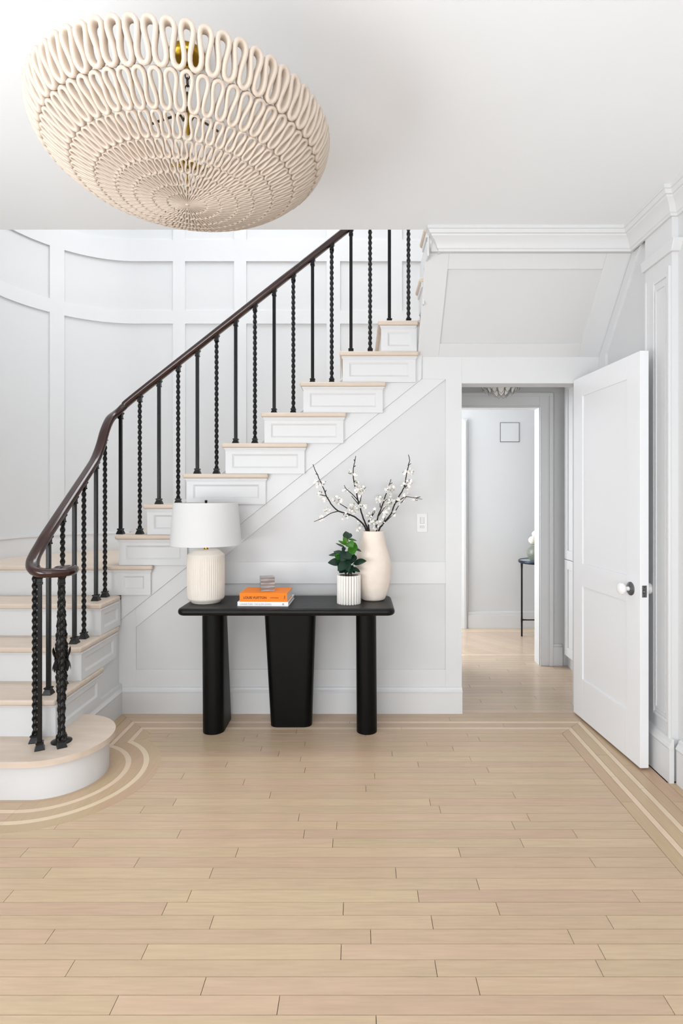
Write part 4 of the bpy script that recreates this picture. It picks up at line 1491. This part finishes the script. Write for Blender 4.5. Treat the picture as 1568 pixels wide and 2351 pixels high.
# brass canopy, chain, hub, arms and lamp holders
MB().lathe([(0.060, CEIL - 0.0005), (0.060, CEIL - 0.008), (0.056, CEIL - 0.018), (0.044, CEIL - 0.030), (0.022, CEIL - 0.038), (0.010, CEIL - 0.041),
            (0.009, CEIL - 0.052), (0.001, CEIL - 0.053)], pcx, pcy, 36).build('canopy', 'brass', pend, smooth=35)
zc = CEIL - 0.050
lk = 0
while zc > 2.585:
    pts = []
    for k in range(17):
        a = 2 * PI * k / 16
        u, v = 0.0075 * math.cos(a), 0.0145 * math.sin(a)
        pts.append((pcx + (u if lk % 2 == 0 else 0), pcy + (0 if lk % 2 == 0 else u), zc - 0.013 + v))
    MB().tube(pts, 0.0020, 6, cap=False).build('chain_link', 'bronze', pend, smooth=60)
    zc -= 0.0235
    lk += 1
MB().lathe([(0.004, 2.590), (0.006, 2.580), (0.012, 2.572), (0.014, 2.555), (0.007, 2.548), (0.006, 2.45), (0.016, 2.44), (0.022, 2.425), (0.022, 2.405), (0.012, 2.392), (0.004, 2.385), (0.004, zb0 + 0.004)],
           pcx, pcy, 20).build('hub_stem', 'brass', pend, smooth=40)
for k in range(3):
    a = 2 * PI * k / 3 - 0.35
    ca, sa = math.cos(a), math.sin(a)
    arm = MB().tube(catmull([(pcx + 0.012 * ca, pcy + 0.012 * sa, 2.548), (pcx + 0.026 * ca, pcy + 0.026 * sa, 2.562), (pcx + 0.05 * ca, pcy + 0.05 * sa, 2.545),
                             (pcx + 0.115 * ca, pcy + 0.115 * sa, 2.495), (pcx + 0.125 * ca, pcy + 0.125 * sa, 2.478)], 5), 0.0038, 7)
    arm.build('support_arm', 'bronze', pend, smooth=60)
    b2 = a + PI / 3
    ca, sa = math.cos(b2), math.sin(b2)
    s = MB().tube([(pcx + 0.018 * ca, pcy + 0.018 * sa, 2.415), (pcx + 0.075 * ca, pcy + 0.075 * sa, 2.415)], [0.012, 0.012], 12)
    so = s.build('lamp_holder', 'brass', pend, smooth=40)
    bl = MB().sphere((pcx + 0.098 * ca, pcy + 0.098 * sa, 2.415), 0.026, 14, 10)
    bl.build('bulb', 'porcelain', so, smooth=60)

# =================================================================== HALL: PETAL LIGHT, CUPBOARD
hx, hy, hz = 1.020, 3.98, 2.330
hl = thing('petal_ceiling_light', (hx, hy, hz), 'small flush light of overlapping white petals beyond the doorway', 'ceiling light')
MB().lathe([(0.05, hz - 0.0005), (0.05, hz - 0.015), (0.02, hz - 0.03), (0.016, hz - 0.15), (0.001, hz - 0.152)], hx, hy, 20).build('ceiling_rose', 'steel', hl, smooth=40)
MB().sphere((hx, hy, hz - 0.11), 0.07, 16, 10).build('glowless_core', 'shell', hl, smooth=60)
rng = random.Random(5)
for j, (rr_, zz_, cnt, tilt) in enumerate(((0.170, -0.12, 20, 0.25), (0.158, -0.165, 18, 0.5), (0.132, -0.203, 16, 0.8), (0.095, -0.230, 12, 1.05), (0.050, -0.250, 7, 1.3))):
    for k in range(cnt):
        a = 2 * PI * (k + 0.5 * (j % 2)) / cnt
        d = Vector((math.cos(a), math.sin(a), 0))
        c = Vector((hx, hy, hz + zz_)) + d * rr_
        dn = (d * (-math.sin(tilt * 0.6)) + Vector((0, 0, -1)) * math.cos(tilt * 0.2)).normalized()
        s = Vector((-d.y, d.x, 0))
        nrm = (d * math.cos(tilt) + Vector((0, 0, -1)) * math.sin(tilt)).normalized()
        Lp, Wp = 0.062, 0.046
        base = c - dn * Lp * 0.45 + Vector((0, 0, rng.uniform(-0.006, 0.006)))
        outl = [base - s * Wp * 0.30, base + dn * Lp * 0.45 - s * Wp * 0.5, base + dn * Lp * 0.75 - s * Wp * 0.36 + nrm * 0.005, base + dn * Lp + nrm * 0.010,
                base + dn * Lp * 0.75 + s * Wp * 0.36 + nrm * 0.005, base + dn * Lp * 0.45 + s * Wp * 0.5, base + s * Wp * 0.30]
        pm = MB().rings([[p + nrm * 0.0009 for p in outl], [p - nrm * 0.0009 for p in outl]])
        po = pm.build('petal', 'shell', hl)
        MB().tube([p + nrm * 0.0012 for p in outl], 0.0011, 4).build('petal_edge', 'petalwire', po)

cup = thing('tall_cupboard', (1.64, 4.0, 0), 'white panelled tall cupboard in the hall behind the open door', 'cupboard')
box('carcass', 1.625, 1.658, 3.60, 4.36, 0.10, 2.24, 'trim', cup)
box('toe_kick', 1.645, 1.658, 3.60, 4.38, 0.0, 0.10, 'trim', cup)
box('dark_line', 1.620, 1.655, 3.60, 4.352, 2.232, 2.242, 'darkgap', cup)  # thin dark strip above the cupboard doors
for z0, z1 in ((0.105, 0.845), (0.85, 2.228)):
    dm = MB().box(1.614, 1.625, 3.61, 4.345, z0, z1)
    dm.box(1.606, 1.614, 4.285, 4.345, z0, z1).box(1.606, 1.614, 3.61, 3.67, z0, z1)
    dm.box(1.606, 1.614, 3.67, 4.285, z0, z0 + 0.07).box(1.606, 1.614, 3.67, 4.285, z1 - 0.07, z1)
    dm.build('cupboard_door', 'trim', cup, bevel=0.0012)

# =================================================================== FAR ROOM: TABLE, VASE, FLOWERS, WALL GRILLE
tx, ty, tr, tz = 1.733, 5.33, 0.19, 0.722
st = thing('side_table', (tx, ty, 0), 'slim round dark metal side table in the far room', 'table')
MB().rings([[(tx + (tr + 0.009 * math.cos(b)) * math.cos(2 * PI * i / 48), ty + (tr + 0.009 * math.cos(b)) * math.sin(2 * PI * i / 48), tz - 0.012 + 0.014 * math.sin(b)) for i in range(48)]
            for b in [2 * PI * k / 10 for k in range(10)]], loop=True).build('rim', 'bluerim', st, smooth=60)
MB().lathe([(0.001, tz - 0.010), (tr - 0.002, tz - 0.010), (tr - 0.002, tz - 0.003), (0.001, tz - 0.003)], tx, ty, 48).build('glass_top', 'tableglass', st)
for k in range(3):
    a = math.radians(187) + 2 * PI * k / 3
    ca, sa = math.cos(a), math.sin(a)
    R_ = 0.178
    pts = [(tx + R_ * ca, ty + R_ * sa, 0.001), (tx + R_ * ca, ty + R_ * sa, 0.12), (tx + R_ * ca, ty + R_ * sa, 0.157), (tx + R_ * ca, ty + R_ * sa, 0.19), (tx + R_ * ca, ty + R_ * sa, 0.64), (tx + R_ * ca, ty + R_ * sa, tz - 0.015)]
    MB().tube(pts, [0.0085, 0.0085, 0.010, 0.0085, 0.0085, 0.012], 10).build('leg', 'iron', st, smooth=60)
    MB().tube([(tx + R_ * ca, ty + R_ * sa, 0.157), (tx + 0.9 * R_ * ca, ty + 0.9 * R_ * sa, 0.157), (tx + 0.7 * R_ * ca, ty + 0.7 * R_ * sa, 0.155), (tx, ty, 0.152)], [0.012, 0.007, 0.006, 0.006], 8).build('stretcher', 'iron', st, smooth=60)
gx, gy = 1.700, 5.31
gv = [(0.001, 0.0), (0.058, 0.0), (0.066, 0.006), (0.084, 0.035), (0.093, 0.065), (0.092, 0.09), (0.080, 0.115), (0.060, 0.135), (0.052, 0.142), (0.050, 0.152), (0.054, 0.160), (0.050, 0.162),
      (0.044, 0.155), (0.044, 0.14), (0.001, 0.10)]
tag(MB().lathe([(r, tz - 0.0025 + z) for r, z in gv], gx, gy, 36).build('round_vase', 'sage', org=(gx, gy, tz), smooth=50),
    'round sage green vase on the far side table', 'vase')
fl = [((-0.045, -0.03, 0.195), 0.042, 'cream pompom flower lowest at the left of the green vase'), ((-0.010, -0.015, 0.250), 0.040, 'cream pompom flower in the middle of the green vase'),
      ((0.015, -0.05, 0.190), 0.038, 'cream pompom flower low at the front of the green vase'), ((0.028, 0.01, 0.295), 0.040, 'cream pompom flower topmost in the green vase'),
      ((0.06, -0.01, 0.23), 0.040, 'cream pompom flower at the right of the green vase')]
for (dx, dy, dz), r, lab in fl:
    c = Vector((gx + dx, gy + dy, tz + dz))
    f = thing('pompom_flower', (gx + dx * 0.3, gy + dy * 0.3, tz + 0.15), lab, 'flower', 'flowers in the green vase')
    rings = []
    for j in range(13):
        a = -PI / 2 + PI * j / 12
        rings.append([(c.x + r * max(math.cos(a), 0.03) * math.cos(2 * PI * i / 20) * (1 + 0.07 * math.sin(i * 2.4 + j * 1.7)),
                       c.y + r * max(math.cos(a), 0.03) * math.sin(2 * PI * i / 20) * (1 + 0.07 * math.sin(i * 1.9 + j * 2.3)), c.z + r * 0.92 * math.sin(a)) for i in range(20)])
    MB().rings(rings).build('flower_head', 'bloom', f, smooth=60)
    MB().tube([(gx + dx * 0.3, gy + dy * 0.3, tz + 0.11), (gx + dx * 0.6, gy + dy * 0.6, tz + 0.15), tuple(c - Vector((0, 0, r * 0.8)))], 0.003, 6).build('flower_stem', 'leafd', f, smooth=60)
a = P(1148, 1015, 5.64)
b = P(1192, 970, 5.64)
gr = thing('wall_vent', ((a.x + b.x) / 2, 5.64, (a.z + b.z) / 2), 'square flush white access panel high on the far wall', 'vent')
m = ring_frame_y(MB(), a.x, b.x, a.z, b.z, 5.636, 5.6405, 0.0045)
m.build('dark_outline', 'darkgap', gr)  # thin dark outline around the square panel
box('panel', a.x + 0.0045, b.x - 0.0045, 5.634, 5.6405, a.z + 0.0045, b.z - 0.0045, 'wall', gr)
